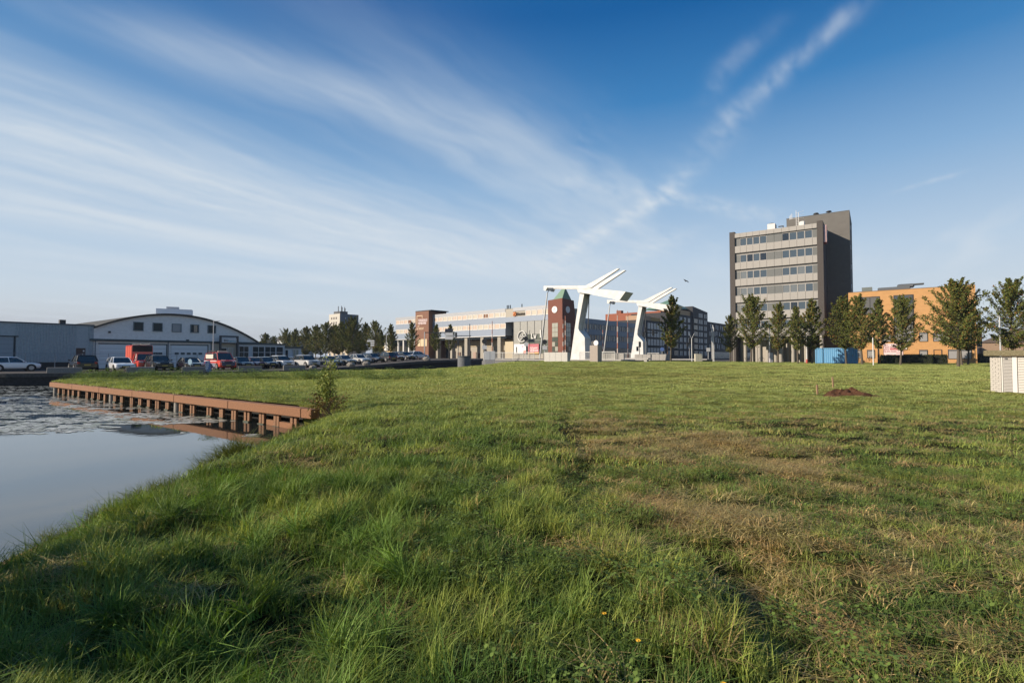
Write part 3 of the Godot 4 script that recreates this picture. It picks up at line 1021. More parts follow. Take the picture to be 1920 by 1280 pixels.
func tower_block() -> void:
	var o := thing("office_tower", "seven-storey grey office tower on round columns with window bands between beige panels", "building", p(47.7, 112), yaw(0.816, -0.577))
	var panel: StandardMaterial3D = mat(0.43, 0.405, 0.37, 0.7, 0.0, 0.12, 0.6)
	var pier: StandardMaterial3D = mat(0.125, 0.108, 0.098, 0.9, 0.0, 0.35, 1.6)
	var grey: StandardMaterial3D = mat(0.165, 0.172, 0.165, 0.45, 0.0, 0.1, 0.5)
	var dark: StandardMaterial3D = mat(0.05, 0.05, 0.05, 0.7)
	var frame: StandardMaterial3D = mat(0.42, 0.40, 0.37, 0.6)
	var glass: StandardMaterial3D = mat(0.06, 0.085, 0.11, 0.06, 0.0, 0.0, 0.4, 0.9)
	var glass2: StandardMaterial3D = mat(0.012, 0.018, 0.028, 0.05, 0.0, 0.0, 0.4, 0.8)
	var blind: StandardMaterial3D = mat(0.17, 0.19, 0.20, 0.25, 0.0, 0.1, 1.0, 0.7)
	var render_grey: StandardMaterial3D = mat(0.165, 0.155, 0.14, 0.85, 0.0, 0.10, 0.08)
	boxp(o, "wall", Vector3(0.35, 6.1, -9), Vector3(17.75, 28.1, 0), dark)
	boxp(o, "pier", Vector3(0.3, 0.4, -9.05), Vector3(1.35, 28.85, 0.45), pier)
	boxp(o, "pier", Vector3(16.82, 5.9, -9.05), Vector3(17.85, 28.85, 0.45), pier)
	boxp(o, "soffit", Vector3(1.36, 5.85, -9), Vector3(16.81, 6.09, 0.3), mat(0.3, 0.28, 0.25))
	boxp(o, "roof", Vector3(1.36, 28.1, -9), Vector3(16.81, 28.16, -0.05), dark)
	var edges := [1.37, 2.45, 3.72, 4.98, 6.28, 7.6, 9.05, 10.5, 11.88, 13.25, 14.65, 16.0, 16.81]
	for k in edges.size() - 1:
		boxp(o, "parapet_panel", Vector3(edges[k] + 0.02, 27.5, 0.06), Vector3(edges[k + 1] - 0.02, 28.42, 0.42), panel)
	for f in 6:
		var y := -3.6 * f
		for k in edges.size() - 1:
			boxp(o, "panel", Vector3(edges[k] + 0.02, 24.15 + y, 0.02), Vector3(edges[k + 1] - 0.02, 25.62 + y, 0.40), panel)
		boxp(o, "slab_edge", Vector3(1.36, 23.86 + y, 0.004), Vector3(16.81, 24.12 + y, 0.16), dark)
		boxp(o, "blank_panel", Vector3(1.4, 25.65 + y, 0.005), Vector3(2.35, 27.3 + y, 0.08), grey)
		boxp(o, "blank_panel", Vector3(7.66, 25.65 + y, 0.005), Vector3(9.03, 27.3 + y, 0.12), grey)
		boxp(o, "blank_panel", Vector3(9.08, 25.65 + y, 0.005), Vector3(10.45, 27.3 + y, 0.12), grey)
		boxp(o, "blank_panel", Vector3(16.02, 25.65 + y, 0.005), Vector3(16.8, 27.3 + y, 0.12), grey)
		boxp(o, "lintel", Vector3(1.4, 27.31 + y, 0.003), Vector3(16.8, 27.46 + y, 0.10), frame)
		var spots := [[2.37, 3.7], [3.72, 4.95], [4.98, 6.26], [6.28, 7.62], [10.5, 11.86], [11.88, 13.22], [13.25, 14.63], [14.65, 16.0]]
		for k in 8:
			var which := glass
			if [f, k] in [[0, 4], [1, 1], [1, 3], [4, 5]]: which = glass2
			elif [f, k] in [[2, 0], [3, 0], [3, 1], [3, 4], [3, 5], [4, 0], [4, 2], [2, 6], [5, 1], [3, 6]]: which = blind
			window(o, spots[k][0], spots[k][1], 25.66 + y, 27.3 + y, 0.01, frame, which, 0.07)
	# ground floor behind columns
	boxp(o, "lobby_wall", Vector3(3.6, 0.3, -8.9), Vector3(14.4, 5.84, -3.2), mat(0.50, 0.45, 0.38, 0.8, 0.0, 0.12, 0.3))
	boxp(o, "lobby_glass", Vector3(14.45, 0.3, -8.9), Vector3(17.2, 5.84, -4.5), glass2)
	for k in 4:
		boxp(o, "lobby_pilaster", Vector3(4.6 + k * 2.55, 0.3, -3.19), Vector3(5.1 + k * 2.55, 5.8, -2.95), mat(0.36, 0.32, 0.27))
	var conc: StandardMaterial3D = mat(0.47, 0.43, 0.37, 0.85, 0.0, 0.25, 0.8)
	for q in [[0.85, 0.1], [3.1, -0.4], [5.4, -0.4], [7.6, 0.3], [9.9, -0.4], [12.2, -0.4], [14.5, -0.4], [17.3, 0.1], [2.0, -2.4], [4.2, -2.6], [8.7, -2.4], [11.0, -2.4], [13.3, -2.4], [15.8, -2.4]]:
		var g := G.new()
		g.tube(Vector3(0, 0.3, 0), Vector3(0, 5.9, 0), 0.36, 0.36, 16)
		part(o, "column", g, conc, Vector3(q[0], 0, q[1]))
	var cone := G.new()
	cone.tube(Vector3(0, 5.25, 0), Vector3(0, 6.5, 0), 2.3, 0.06, 20)
	cone.tube(Vector3(0, 5.05, 0), Vector3(0, 5.24, 0), 2.34, 2.34, 20)
	part(o, "canopy", cone, mat(0.16, 0.155, 0.15, 0.6), Vector3(6.4, 0, 2.6))
	var post := G.new()
	post.tube(Vector3(0, 0.3, 0), Vector3(0, 5.05, 0), 0.32, 0.32, 14)
	part(o, "canopy_column", post, conc, Vector3(6.4, 0, 2.6))
	# tall rear block
	var rear := boxp(o, "rear_block", Vector3(10.3, 0.35, -23), Vector3(22.05, 32.35, -9.06), render_grey)
	boxp(rear, "parapet", Vector3(-5.9, 15.95, -7.0), Vector3(5.9, 16.10, 7.0), mat(0.12, 0.12, 0.12))
	for k in 5:
		boxp(rear, "side_lamp", Vector3(5.88, 12.4 - k * 4.2, 4.2), Vector3(5.98, 13.3 - k * 4.2, 4.6), mat(0.75, 0.76, 0.76, 0.4))
	for k in 2:
		boxp(o, "low_band", Vector3(17.9 + k * 2.2, 3.0, -9.05), Vector3(20.05 + k * 2.0, 3.5, -8.85), mat(0.45, 0.42, 0.38))
	# red sign box with a pale curved mark on its broad side
	var sign := boxp(o, "sign_box", Vector3(17.92, 24.5, -2.3), Vector3(18.4, 28.0, -0.1), mat(0.50, 0.13, 0.14, 0.5))
	boxp(sign, "sign_front", Vector3(-0.23, -1.72, 1.101), Vector3(0.23, 1.72, 1.15), mat(0.78, 0.52, 0.50, 0.5))
	var arc := G.new()
	var pts := []
	for k in 9:
		var a := lerpf(-2.2, 2.2, k / 8.0) + PI
		pts.append(Vector3(0.25, sin(a) * 0.95 - 0.2, -cos(a) * 0.55 - 0.3))
	arc.path(pts, 0.10, 0.10, 6)
	part(sign, "emblem", arc, mat(0.75, 0.72, 0.70))
	# roof equipment
	var white: StandardMaterial3D = mat(0.72, 0.71, 0.68, 0.6)
	var duct := G.new()
	duct.bevel_box(Vector3(8.3, 29.1, -2.6), Vector3(1.5, 1.9, 2.0), 0.05)
	part(o, "air_handler", duct, white)
	duct = G.new()
	duct.tube(Vector3(8.25, 30.05, -2.6), Vector3(8.25, 30.3, -2.6), 0.65, 0.45, 12)
	duct.span(Vector3(9.6, 29.2, -2.2), Vector3(10.6, 29.4, -2.0))
	duct.span(Vector3(10.4, 28.3, -2.2), Vector3(10.6, 29.2, -2.0))
	part(o, "vent_cap", duct, dark)
	var mast := G.new()
	for s in [0.0, 0.45]:
		mast.tube(Vector3(13.0 + s, 28.2, -1.6), Vector3(13.0 + s, 32.1 - s, -1.6), 0.05, 0.05, 6)
	for k in 10: mast.tube(Vector3(13.0, 28.6 + k * 0.33, -1.6), Vector3(13.45, 28.6 + k * 0.33, -1.6), 0.025, 0.025, 5)
	for k in 3: mast.tube(Vector3(13.4, 31.6 - k * 0.5, -1.6), Vector3(14.4, 31.9 - k * 0.75, -1.9), 0.025, 0.02, 5)
	for k in 3: mast.tube(Vector3(12.2 - k * 0.2, 30.4, -1.9), Vector3(12.2 - k * 0.2, 31.6 - k * 0.2, -1.9), 0.05, 0.05, 6)
	mast.tube(Vector3(11.7, 30.5, -1.9), Vector3(13.0, 30.5, -1.6), 0.03, 0.03, 5)
	part(o, "antenna_ladder", mast, white)
	var dish := G.new()
	dish.bevel_box(Vector3(14.1, 29.0, -1.2), Vector3(1.0, 1.1, 0.7), 0.15)
	part(o, "cooling_unit", dish, white)
	for q in [[15.9, 32.4, -10.5], [18.3, 32.4, -10.2]]:
		var g := G.new()
		g.tube(Vector3(q[0], q[1], q[2]), Vector3(q[0], q[1] + 0.5, q[2]), 0.2, 0.2, 8)
		g.tube(Vector3(q[0], q[1] + 0.5, q[2]), Vector3(q[0], q[1] + 0.75, q[2]), 0.6, 0.35, 10)
		part(o, "roof_vent", g, dark)

func orange_block() -> void:
	var o := thing("orange_building", "flat-roofed orange rendered building with one tall window right of the tower", "building", p(65.1, 98.9), yaw(0.804, -0.595))
	var wall: StandardMaterial3D = mat(0.60, 0.325, 0.125, 0.85, 0.0, 0.10, 0.12)
	var frame: StandardMaterial3D = mat(0.045, 0.042, 0.042, 0.5)
	var blind: StandardMaterial3D = mat(0.34, 0.33, 0.32, 0.35, 0.0, 0.08, 0.8, 0.6)
	var glass: StandardMaterial3D = mat(0.05, 0.06, 0.07, 0.08, 0.0, 0.0, 0.4, 0.9)
	var grey: StandardMaterial3D = mat(0.13, 0.13, 0.125, 0.4, 0.0, 0.1, 0.5)
	boxp(o, "wall", Vector3(0.1, 0.2, -14), Vector3(18.45, 13.98, 0), wall)
	boxp(o, "roof_edge", Vector3(0.08, 13.98, -14.02), Vector3(18.47, 14.08, 0.02), mat(0.2, 0.12, 0.06))
	var big := window(o, 7.1, 10.0, 4.3, 13.0, 0.01, frame, grey, 0.12, "tall_window", 0)
	boxp(big, "pane", Vector3(-0.2, 2.6, 0.04), Vector3(1.3, 4.1, 0.075), glass)
	boxp(big, "pane", Vector3(-1.3, 2.6, 0.04), Vector3(-0.3, 4.1, 0.075), glass)
	boxp(big, "pane", Vector3(-0.2, -1.3, 0.04), Vector3(1.3, 2.0, 0.075), grey)
	boxp(big, "pane", Vector3(-1.3, -4.15, 0.04), Vector3(1.3, -1.45, 0.07), blind)
	for y in [2.05, 2.5, -1.38]:
		boxp(big, "mullion", Vector3(-1.33, y, 0.03), Vector3(1.33, y + 0.08, 0.13), mat(0.3, 0.3, 0.29))
	boxp(big, "mullion", Vector3(-0.29, -1.3, 0.03), Vector3(-0.21, 4.2, 0.12), mat(0.3, 0.3, 0.29))
	window(o, 2.0, 5.0, 9.6, 13.0, 0.01, frame, grey, 0.1, "window", 1)
	for q in [[10.7, 11.9, 4.37, 6.05], [12.64, 14.0, 4.37, 5.85], [14.1, 15.9, 4.37, 5.85], [16.0, 17.8, 4.37, 5.85], [2.9, 4.1, 4.4, 5.68], [5.2, 6.6, 4.4, 5.68], [10.65, 11.82, 1.3, 2.9], [14.62, 16.1, 1.25, 2.93], [16.25, 17.75, 1.25, 2.93], [2.9, 4.1, 1.4, 2.95], [0.8, 2.0, 1.4, 2.95]]:
		var w := window(o, q[0], q[1], q[2], q[3], 0.01, frame, blind, 0.07)
		boxp(w, "blind_box", Vector3(-(q[1] - q[0]) * 0.5 + 0.07, (q[3] - q[2]) * 0.5 - 0.28, 0.03), Vector3((q[1] - q[0]) * 0.5 - 0.07, (q[3] - q[2]) * 0.5 - 0.07, 0.09), mat(0.12, 0.12, 0.12))
	var door := window(o, 12.66, 13.8, 0.4, 2.93, 0.01, frame, mat(0.5, 0.25, 0.08, 0.6), 0.08, "door")
	boxp(door, "handle", Vector3(0.36, -0.1, 0.03), Vector3(0.42, 0.1, 0.1), mat(0.6, 0.6, 0.6, 0.3, 0.8))
	boxp(o, "wall_lamp", Vector3(8.45, 2.95, 0.005), Vector3(8.9, 3.4, 0.18), mat(0.8, 0.72, 0.62, 0.5))
	var pipe := G.new()
	pipe.tube(Vector3(18.1, 0.3, 0.08), Vector3(18.1, 8.3, 0.08), 0.06, 0.06, 8)
	part(o, "downpipe", pipe, mat(0.4, 0.25, 0.13))
	# roof plant
	boxp(o, "roof_unit", Vector3(2.2, 14.09, -4), Vector3(3.85, 15.1, -2.4), mat(0.13, 0.15, 0.14, 0.6))
	var g := G.new()
	g.bevel_box(Vector3(7.2, 14.55, -3.2), Vector3(5.0, 0.6, 1.6), 0.1)
	g.bevel_box(Vector3(9.0, 14.95, -3.2), Vector3(2.6, 0.7, 1.5), 0.2)
	g.bevel_box(Vector3(10.6, 15.15, -3.2), Vector3(2.2, 0.22, 1.4), 0.05)
	part(o, "roof_duct", g, mat(0.10, 0.11, 0.12, 0.5))

func letters_block() -> void:
	pass

func office_block() -> void:
	var o := thing("office_block", "long three-storey office block with blue-grey bands, sunlit blinds and glazed entrance front", "building", p(-1.6, 153), yaw(0.748, -0.664))
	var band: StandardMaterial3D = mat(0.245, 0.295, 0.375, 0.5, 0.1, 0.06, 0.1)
	var top: StandardMaterial3D = mat(0.36, 0.375, 0.40, 0.5, 0.1, 0.06, 0.1)
	var stone: StandardMaterial3D = mat(0.44, 0.40, 0.33, 0.85, 0.0, 0.15, 0.2)
	var cream: StandardMaterial3D = mat(0.66, 0.55, 0.37, 0.8, 0.0, 0.15, 0.4)
	var frame: StandardMaterial3D = mat(0.74, 0.72, 0.68, 0.5)
	var b1: StandardMaterial3D = mat(0.66, 0.50, 0.39, 0.5, 0.0, 0.15, 1.2)
	var b2: StandardMaterial3D = mat(0.60, 0.54, 0.43, 0.5, 0.0, 0.15, 1.2)
	var brown: StandardMaterial3D = mat(0.20, 0.085, 0.03, 0.3)
	var dark: StandardMaterial3D = mat(0.02, 0.028, 0.035, 0.2)
	boxp(o, "wall", Vector3(-55.6, 8.0, -14), Vector3(-0.45, 15.9, 0), band)
	boxp(o, "parapet", Vector3(-55.65, 15.08, 0.004), Vector3(-0.4, 16.1, 0.14), top)
	boxp(o, "roof", Vector3(-55.6, 15.9, -14), Vector3(16.0, 15.98, -0.02), dark)
	boxp(o, "spandrel", Vector3(-55.65, 11.72, 0.004), Vector3(-0.4, 13.5, 0.14), band)
	boxp(o, "spandrel", Vector3(-55.65, 8.0, 0.004), Vector3(-0.4, 10.02, 0.14), band)
	boxp(o, "sill_trim", Vector3(-55.66, 7.85, 0.0), Vector3(-0.4, 8.02, 0.2), frame)
	var n := 0
	var x := -55.4
	while x < -1.8:
		if x < -42.5 or x > -34.0:
			for r in [[13.55, 15.05], [10.08, 11.68]]:
				n += 1
				var pane := b1 if (n * 7) % 5 < 3 else b2
				if r[0] > 13.0 and (n % 37) in [7, 33]: pane = brown
				window(o, x, x + 2.28, r[0], r[1], 0.01, frame, pane, 0.16, "window", 1 if n % 3 == 0 else 0)
		x += 2.4
	# ground floor under the overhang
	boxp(o, "ground_floor_wall", Vector3(-30.0, 0.2, -13.9), Vector3(2.0, 5.0, -4.2), stone)
	boxp(o, "ground_floor_frieze", Vector3(-30.0, 5.0, -13.9), Vector3(2.0, 7.0, -4.0), cream)
	boxp(o, "soffit", Vector3(-55.6, 7.2, -13.9), Vector3(-0.5, 7.84, -0.3), dark)
	boxp(o, "ground_floor_glass", Vector3(-55.0, 0.2, -13.9), Vector3(-41.6, 7.19, -4.4), dark)
	for k in 5:
		var cx := -54.9 + k * 3.2
		boxp(o, "column", Vector3(cx, 0.2, -1.0), Vector3(cx + 0.55, 7.85, -0.3), frame)
	for k in 5:
		var cx := -33.2 + k * 7.3
		boxp(o, "column", Vector3(cx, 0.2, -1.7), Vector3(cx + 1.3, 7.85, -0.2), stone)
	for k in 11:
		boxp(o, "shop_opening", Vector3(-28.6 + k * 2.5, 0.6, -4.19), Vector3(-27.2 + k * 2.5, 3.6 - 0.4 * (k % 3), -4.0), mat(0.16, 0.10, 0.07, 0.4) if k % 2 else mat(0.36, 0.25, 0.2, 0.5))
	# recess beside the glazed front
	boxp(o, "recess_wall", Vector3(-0.44, 0.2, -13.9), Vector3(2.75, 15.9, -3.2), mat(0.26, 0.24, 0.21, 0.8))
	boxp(o, "recess_glass", Vector3(-0.4, 8.2, -3.19), Vector3(2.1, 10.1, -2.9), mat(0.012, 0.04, 0.07, 0.2))
	boxp(o, "low_wall", Vector3(-1.2, 0.2, -3.0), Vector3(2.7, 6.2, -0.6), cream)
	boxp(o, "wall", Vector3(2.76, 0.2, -13.9), Vector3(16.05, 15.9, 0), mat(0.42, 0.385, 0.32, 0.8, 0.0, 0.08, 0.2))
	boxp(o, "parapet", Vector3(2.7, 15.08, 0.004), Vector3(16.1, 16.1, 0.14), top)
	boxp(o, "spandrel", Vector3(-0.38, 11.95, 0.005), Vector3(16.1, 13.45, 0.16), band)
	boxp(o, "upper_wall", Vector3(-0.38, 13.46, -3.1), Vector3(2.74, 15.9, 0.05), mat(0.42, 0.385, 0.32, 0.8))
	boxp(o, "upper_wall", Vector3(-0.38, 11.95, -3.1), Vector3(2.74, 13.45, 0.003), band)
	for k in 4:
		window(o, 7.5 + k * 2.15, 9.5 + k * 2.15, 13.5, 15.05, 0.06, frame, b2 if k % 2 else b1, 0.14)
	var pale: StandardMaterial3D = mat(0.48, 0.47, 0.42, 0.12, 0.0, 0.15, 0.25, 0.8)
	var murk: StandardMaterial3D = mat(0.20, 0.22, 0.18, 0.10, 0.0, 0.3, 0.3, 0.8)
	var mull: StandardMaterial3D = mat(0.10, 0.10, 0.095, 0.5)
	var xs := [2.85, 5.4, 8.1, 10.8, 13.4, 15.95]
	var ys := [2.6, 4.6, 6.4, 8.2, 10.0, 11.9]
	for i in 5:
		for j in 5:
			boxp(o, "pane", Vector3(xs[i] + 0.05, ys[j] + 0.04, 0.01), Vector3(xs[i + 1] - 0.05, ys[j + 1] - 0.04, 0.07), murk if j < 3 and (i + j) % 5 != 1 and i > 0 else pale)
	for i in 6: boxp(o, "mullion", Vector3(xs[i] - 0.05, 2.5, 0.005), Vector3(xs[i] + 0.05, 11.94, 0.16), mull)
	for j in 6: boxp(o, "transom", Vector3(2.8, ys[j] - 0.035, 0.006), Vector3(16.0, ys[j] + 0.035, 0.12), mat(0.45, 0.44, 0.41))
	# round emblem and letters on the glass
	var white: StandardMaterial3D = mat(0.66, 0.65, 0.61, 0.5)
	var ring := G.new()
	var pts := []
	for k in 25: pts.append(Vector3(cos(TAU * k / 24.0) * 1.55, sin(TAU * k / 24.0) * 1.55, 0))
	ring.path(pts, 0.17, 0.17, 6)
	for s in [[-0.7, 0.5], [0.05, 0.7], [0.7, 0.3]]:
		ring.path([Vector3(-0.9 + s[0] * 0.5, -1.1, 0), Vector3(s[0] - 0.1, 0.0, 0), Vector3(s[0] + 0.2, s[1], 0), Vector3(s[0] + 0.35, s[1] - 0.7, 0)], 0.15, 0.13, 6)
	part(o, "emblem", ring, white, Vector3(6.3, 7.5, 0.3))
	lettering(o, "lettering", "Lv", 1.5, white, Vector3(10.6, 7.5, 0.25), 0.95, 0.0, 0.12)
	lettering(o, "lettering", "l", 2.0, white, Vector3(13.1, 8.0, 0.25), 0.9, 0.0, 0.12)
	# orange flower mark and dark word on the upper wall
	var orange: StandardMaterial3D = mat(0.75, 0.22, 0.03, 0.5)
	var fl := G.new()
	for k in 6:
		var a := TAU * k / 6.0
		fl.tube(Vector3(cos(a) * 0.18, sin(a) * 0.18, 0), Vector3(cos(a + 0.5) * 0.68, sin(a + 0.5) * 0.68, 0), 0.09, 0.2, 8)
	part(o, "flower_emblem", fl, orange, Vector3(3.4, 14.2, 0.22))
	lettering(o, "lettering", "Haxen", 0.85, mat(0.07, 0.05, 0.03), Vector3(5.6, 14.18, 0.12), 0.92, 0.0, 0.1)
	# posters at the foot of the glass
	var post := boxp(o, "white_poster", Vector3(3.3, 2.5, 0.3), Vector3(8.0, 5.35, 0.42), mat(0.80, 0.78, 0.77, 0.6))
	boxp(post, "red_corner", Vector3(1.3, -1.35, 0.061), Vector3(2.3, -0.5, 0.075), mat(0.72, 0.22, 0.17))
	boxp(post, "dark_mark", Vector3(-1.6, -1.2, 0.061), Vector3(-1.1, 0.6, 0.075), mat(0.10, 0.10, 0.10))
	boxp(post, "mauve_mark", Vector3(0.6, 0.4, 0.061), Vector3(1.3, 0.95, 0.075), mat(0.55, 0.45, 0.55))
	var red := boxp(o, "red_poster", Vector3(8.7, 2.5, 0.3), Vector3(12.6, 5.3, 0.42), mat(0.48, 0.11, 0.14, 0.6))
	lettering(red, "lettering", "jij bent", 0.62, mat(0.85, 0.75, 0.72), Vector3(0.1, 0.25, 0.07), 1.0, 0.0, 0.02)
	lettering(red, "lettering", "welkom", 0.62, mat(0.85, 0.75, 0.72), Vector3(0.1, -0.45, 0.07), 1.0, 0.0, 0.02)
	boxp(red, "orange_foot", Vector3(-1.95, -1.4, 0.061), Vector3(1.95, -0.95, 0.075), mat(0.75, 0.45, 0.2))
	# brown sign tower
	var clad: StandardMaterial3D = mat(0.25, 0.105, 0.055, 0.75, 0.0, 0.2, 0.25)
	var t := boxp(o, "brown_tower", Vector3(-41.45, 0.2, -6), Vector3(-34.2, 17.35, 1.9), clad)
	boxp(t, "roof_slab", Vector3(-3.64, 8.58, -3.9), Vector3(4.9, 8.85, 3.98), mat(0.03, 0.03, 0.035))
	var z := 3.97
	var cream2: StandardMaterial3D = mat(0.75, 0.56, 0.38)
	boxp(t, "sign_bracket", Vector3(-2.75, 4.2, z), Vector3(-2.5, 7.2, z + 0.08), cream2)
	boxp(t, "sign_bracket", Vector3(-2.5, 6.98, z), Vector3(0.35, 7.2, z + 0.08), cream2)
	boxp(t, "sign_bracket", Vector3(0.12, 6.2, z), Vector3(0.35, 6.979, z + 0.08), cream2)
	var pink: StandardMaterial3D = mat(0.86, 0.70, 0.68)
	lettering(t, "lettering", "TERMINUS", 0.85, pink, Vector3(0.45, 5.45, z + 0.03), 0.85)
	lettering(t, "lettering", "WYBORN", 0.85, pink, Vector3(0.2, 4.45, z + 0.03), 0.85)
	lettering(t, "lettering", "en", 0.6, cream2, Vector3(-1.8, 3.5, z + 0.03), 1.0)
	lettering(t, "lettering", "DE WEERT", 0.72, cream2, Vector3(-0.9, 2.6, z + 0.03), 0.85)
	window(t, -2.4, 2.9, -3.6, -0.9, 3.96, mat(0.3, 0.14, 0.07), mat(0.72, 0.58, 0.36, 0.4, 0.0, 0.1, 1.0), 0.1, "window", 2)
	# chimneys
	for q in [[-1.6], [-1.0], [-0.3], [4.3]]:
		boxp(o, "roof_pipe", Vector3(q[0], 15.99, -2.0), Vector3(q[0] + 0.22, 17.3, -1.8), dark)
	# clock tower on the corner
	var c := thing("clock_tower", "red-brown clock tower with white clock faces and green copper roof", "tower", p(10.4, 142.4), yaw(0.748, -0.664))
	var brick: StandardMaterial3D = mat(0.23, 0.080, 0.05, 0.85, 0.0, 0.15, 0.4)
	var gw := G.new()
	gw.loft([
		PackedVector3Array([Vector3(0, 0.2, 0.6), Vector3(4.9, 0.2, 0.6), Vector3(4.9, 0.2, -5.6), Vector3(0, 0.2, -5.6)]),
		PackedVector3Array([Vector3(0, 12.6, 0.6), Vector3(4.9, 12.6, 0.6), Vector3(4.9, 12.6, -5.6), Vector3(0, 12.6, -5.6)]),
		PackedVector3Array([Vector3(0, 17.3, 0.6), Vector3(4.9, 17.6, 0.6), Vector3(4.9, 17.35, -4.9), Vector3(0, 17.3, -4.9)])], true, true)
	part(c, "wall", gw, brick)
	var roof := G.new()
	roof.loft([
		PackedVector3Array([Vector3(1.5, 17.4, 0.2), Vector3(4.6, 17.5, 0.2), Vector3(4.6, 17.4, -4.2), Vector3(1.5, 17.4, -4.2)]),
		PackedVector3Array([Vector3(3.2, 20.3, -1.4), Vector3(4.4, 20.3, -1.4), Vector3(4.4, 20.25, -2.0), Vector3(3.2, 20.3, -2.0)])], false, true)
	part(c, "copper_roof", roof, mat(0.20, 0.34, 0.23, 0.6, 0.0, 0.2, 0.5))
	var clock := G.new()
	clock.disc_z(Vector3.ZERO, 0.92, 0.14, 24)
	var face := part(c, "clock_face", clock, mat(0.80, 0.78, 0.74, 0.5), Vector3(2.35, 14.6, 0.66))
	boxp(face, "hour_hand", Vector3(-0.04, -0.05, 0.075), Vector3(0.04, 0.5, 0.1), dark)
	boxp(face, "minute_hand", Vector3(-0.55, -0.03, 0.101), Vector3(0.05, 0.03, 0.12), dark)
	face = part(c, "clock_face", clock, mat(0.80, 0.78, 0.74, 0.5), Vector3(4.96, 14.6, -1.9))
	face.rotation.y = PI * 0.5
	boxp(face, "hour_hand", Vector3(-0.04, -0.05, 0.075), Vector3(0.04, 0.5, 0.1), dark)
	for s in 2:
		var strip := Node3D.new()
		strip.name = "stair_window"
		c.add_child(strip, true)
		strip.position = Vector3(2.45, 0, 0.61) if s == 0 else Vector3(4.91, 0, -2.2)
		strip.rotation.y = 0.0 if s == 0 else PI * 0.5
		for k in 8:
			for m in 2:
				boxp(strip, "pane", Vector3(-0.98 + m * 1.0, 0.6 + k * 1.3, 0.0), Vector3(-0.04 + m * 1.0, 1.8 + k * 1.3, 0.05), mat(0.40, 0.40, 0.33, 0.15, 0, 0, 0.4, 0.8) if k > 4 or (k + m) % 3 == 0 else mat(0.09, 0.11, 0.085, 0.1, 0, 0, 0.4, 0.8))
	# wing on the shaded side
	var w := thing("office_wing", "shaded blue-clad office wing running back behind the white drawbridge", "building", p(14.0, 139.1), yaw(0.645, 0.764))
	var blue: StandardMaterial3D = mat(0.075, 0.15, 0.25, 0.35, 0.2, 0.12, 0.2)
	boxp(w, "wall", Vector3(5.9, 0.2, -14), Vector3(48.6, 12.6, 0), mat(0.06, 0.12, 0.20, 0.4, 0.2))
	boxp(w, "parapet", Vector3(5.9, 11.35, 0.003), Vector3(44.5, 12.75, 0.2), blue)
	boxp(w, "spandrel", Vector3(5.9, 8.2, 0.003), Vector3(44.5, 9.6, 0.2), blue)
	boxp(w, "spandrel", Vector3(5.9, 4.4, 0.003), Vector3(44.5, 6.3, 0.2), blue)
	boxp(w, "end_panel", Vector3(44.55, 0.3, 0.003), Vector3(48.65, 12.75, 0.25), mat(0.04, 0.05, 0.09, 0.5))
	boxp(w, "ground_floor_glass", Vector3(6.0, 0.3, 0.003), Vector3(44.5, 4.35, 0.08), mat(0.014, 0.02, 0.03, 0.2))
	var cols := [mat(0.34, 0.29, 0.22, 0.3), mat(0.30, 0.17, 0.09, 0.3), mat(0.03, 0.04, 0.06, 0.1), mat(0.38, 0.35, 0.29, 0.3)]
	for k in 27:
		for r in [[9.65, 11.3], [6.35, 8.15]]:
			window(w, 6.2 + k * 1.41, 7.5 + k * 1.41, r[0], r[1], 0.01, blue, cols[(k * 5 + int(r[0]) * (k % 3)) % 4], 0.12)

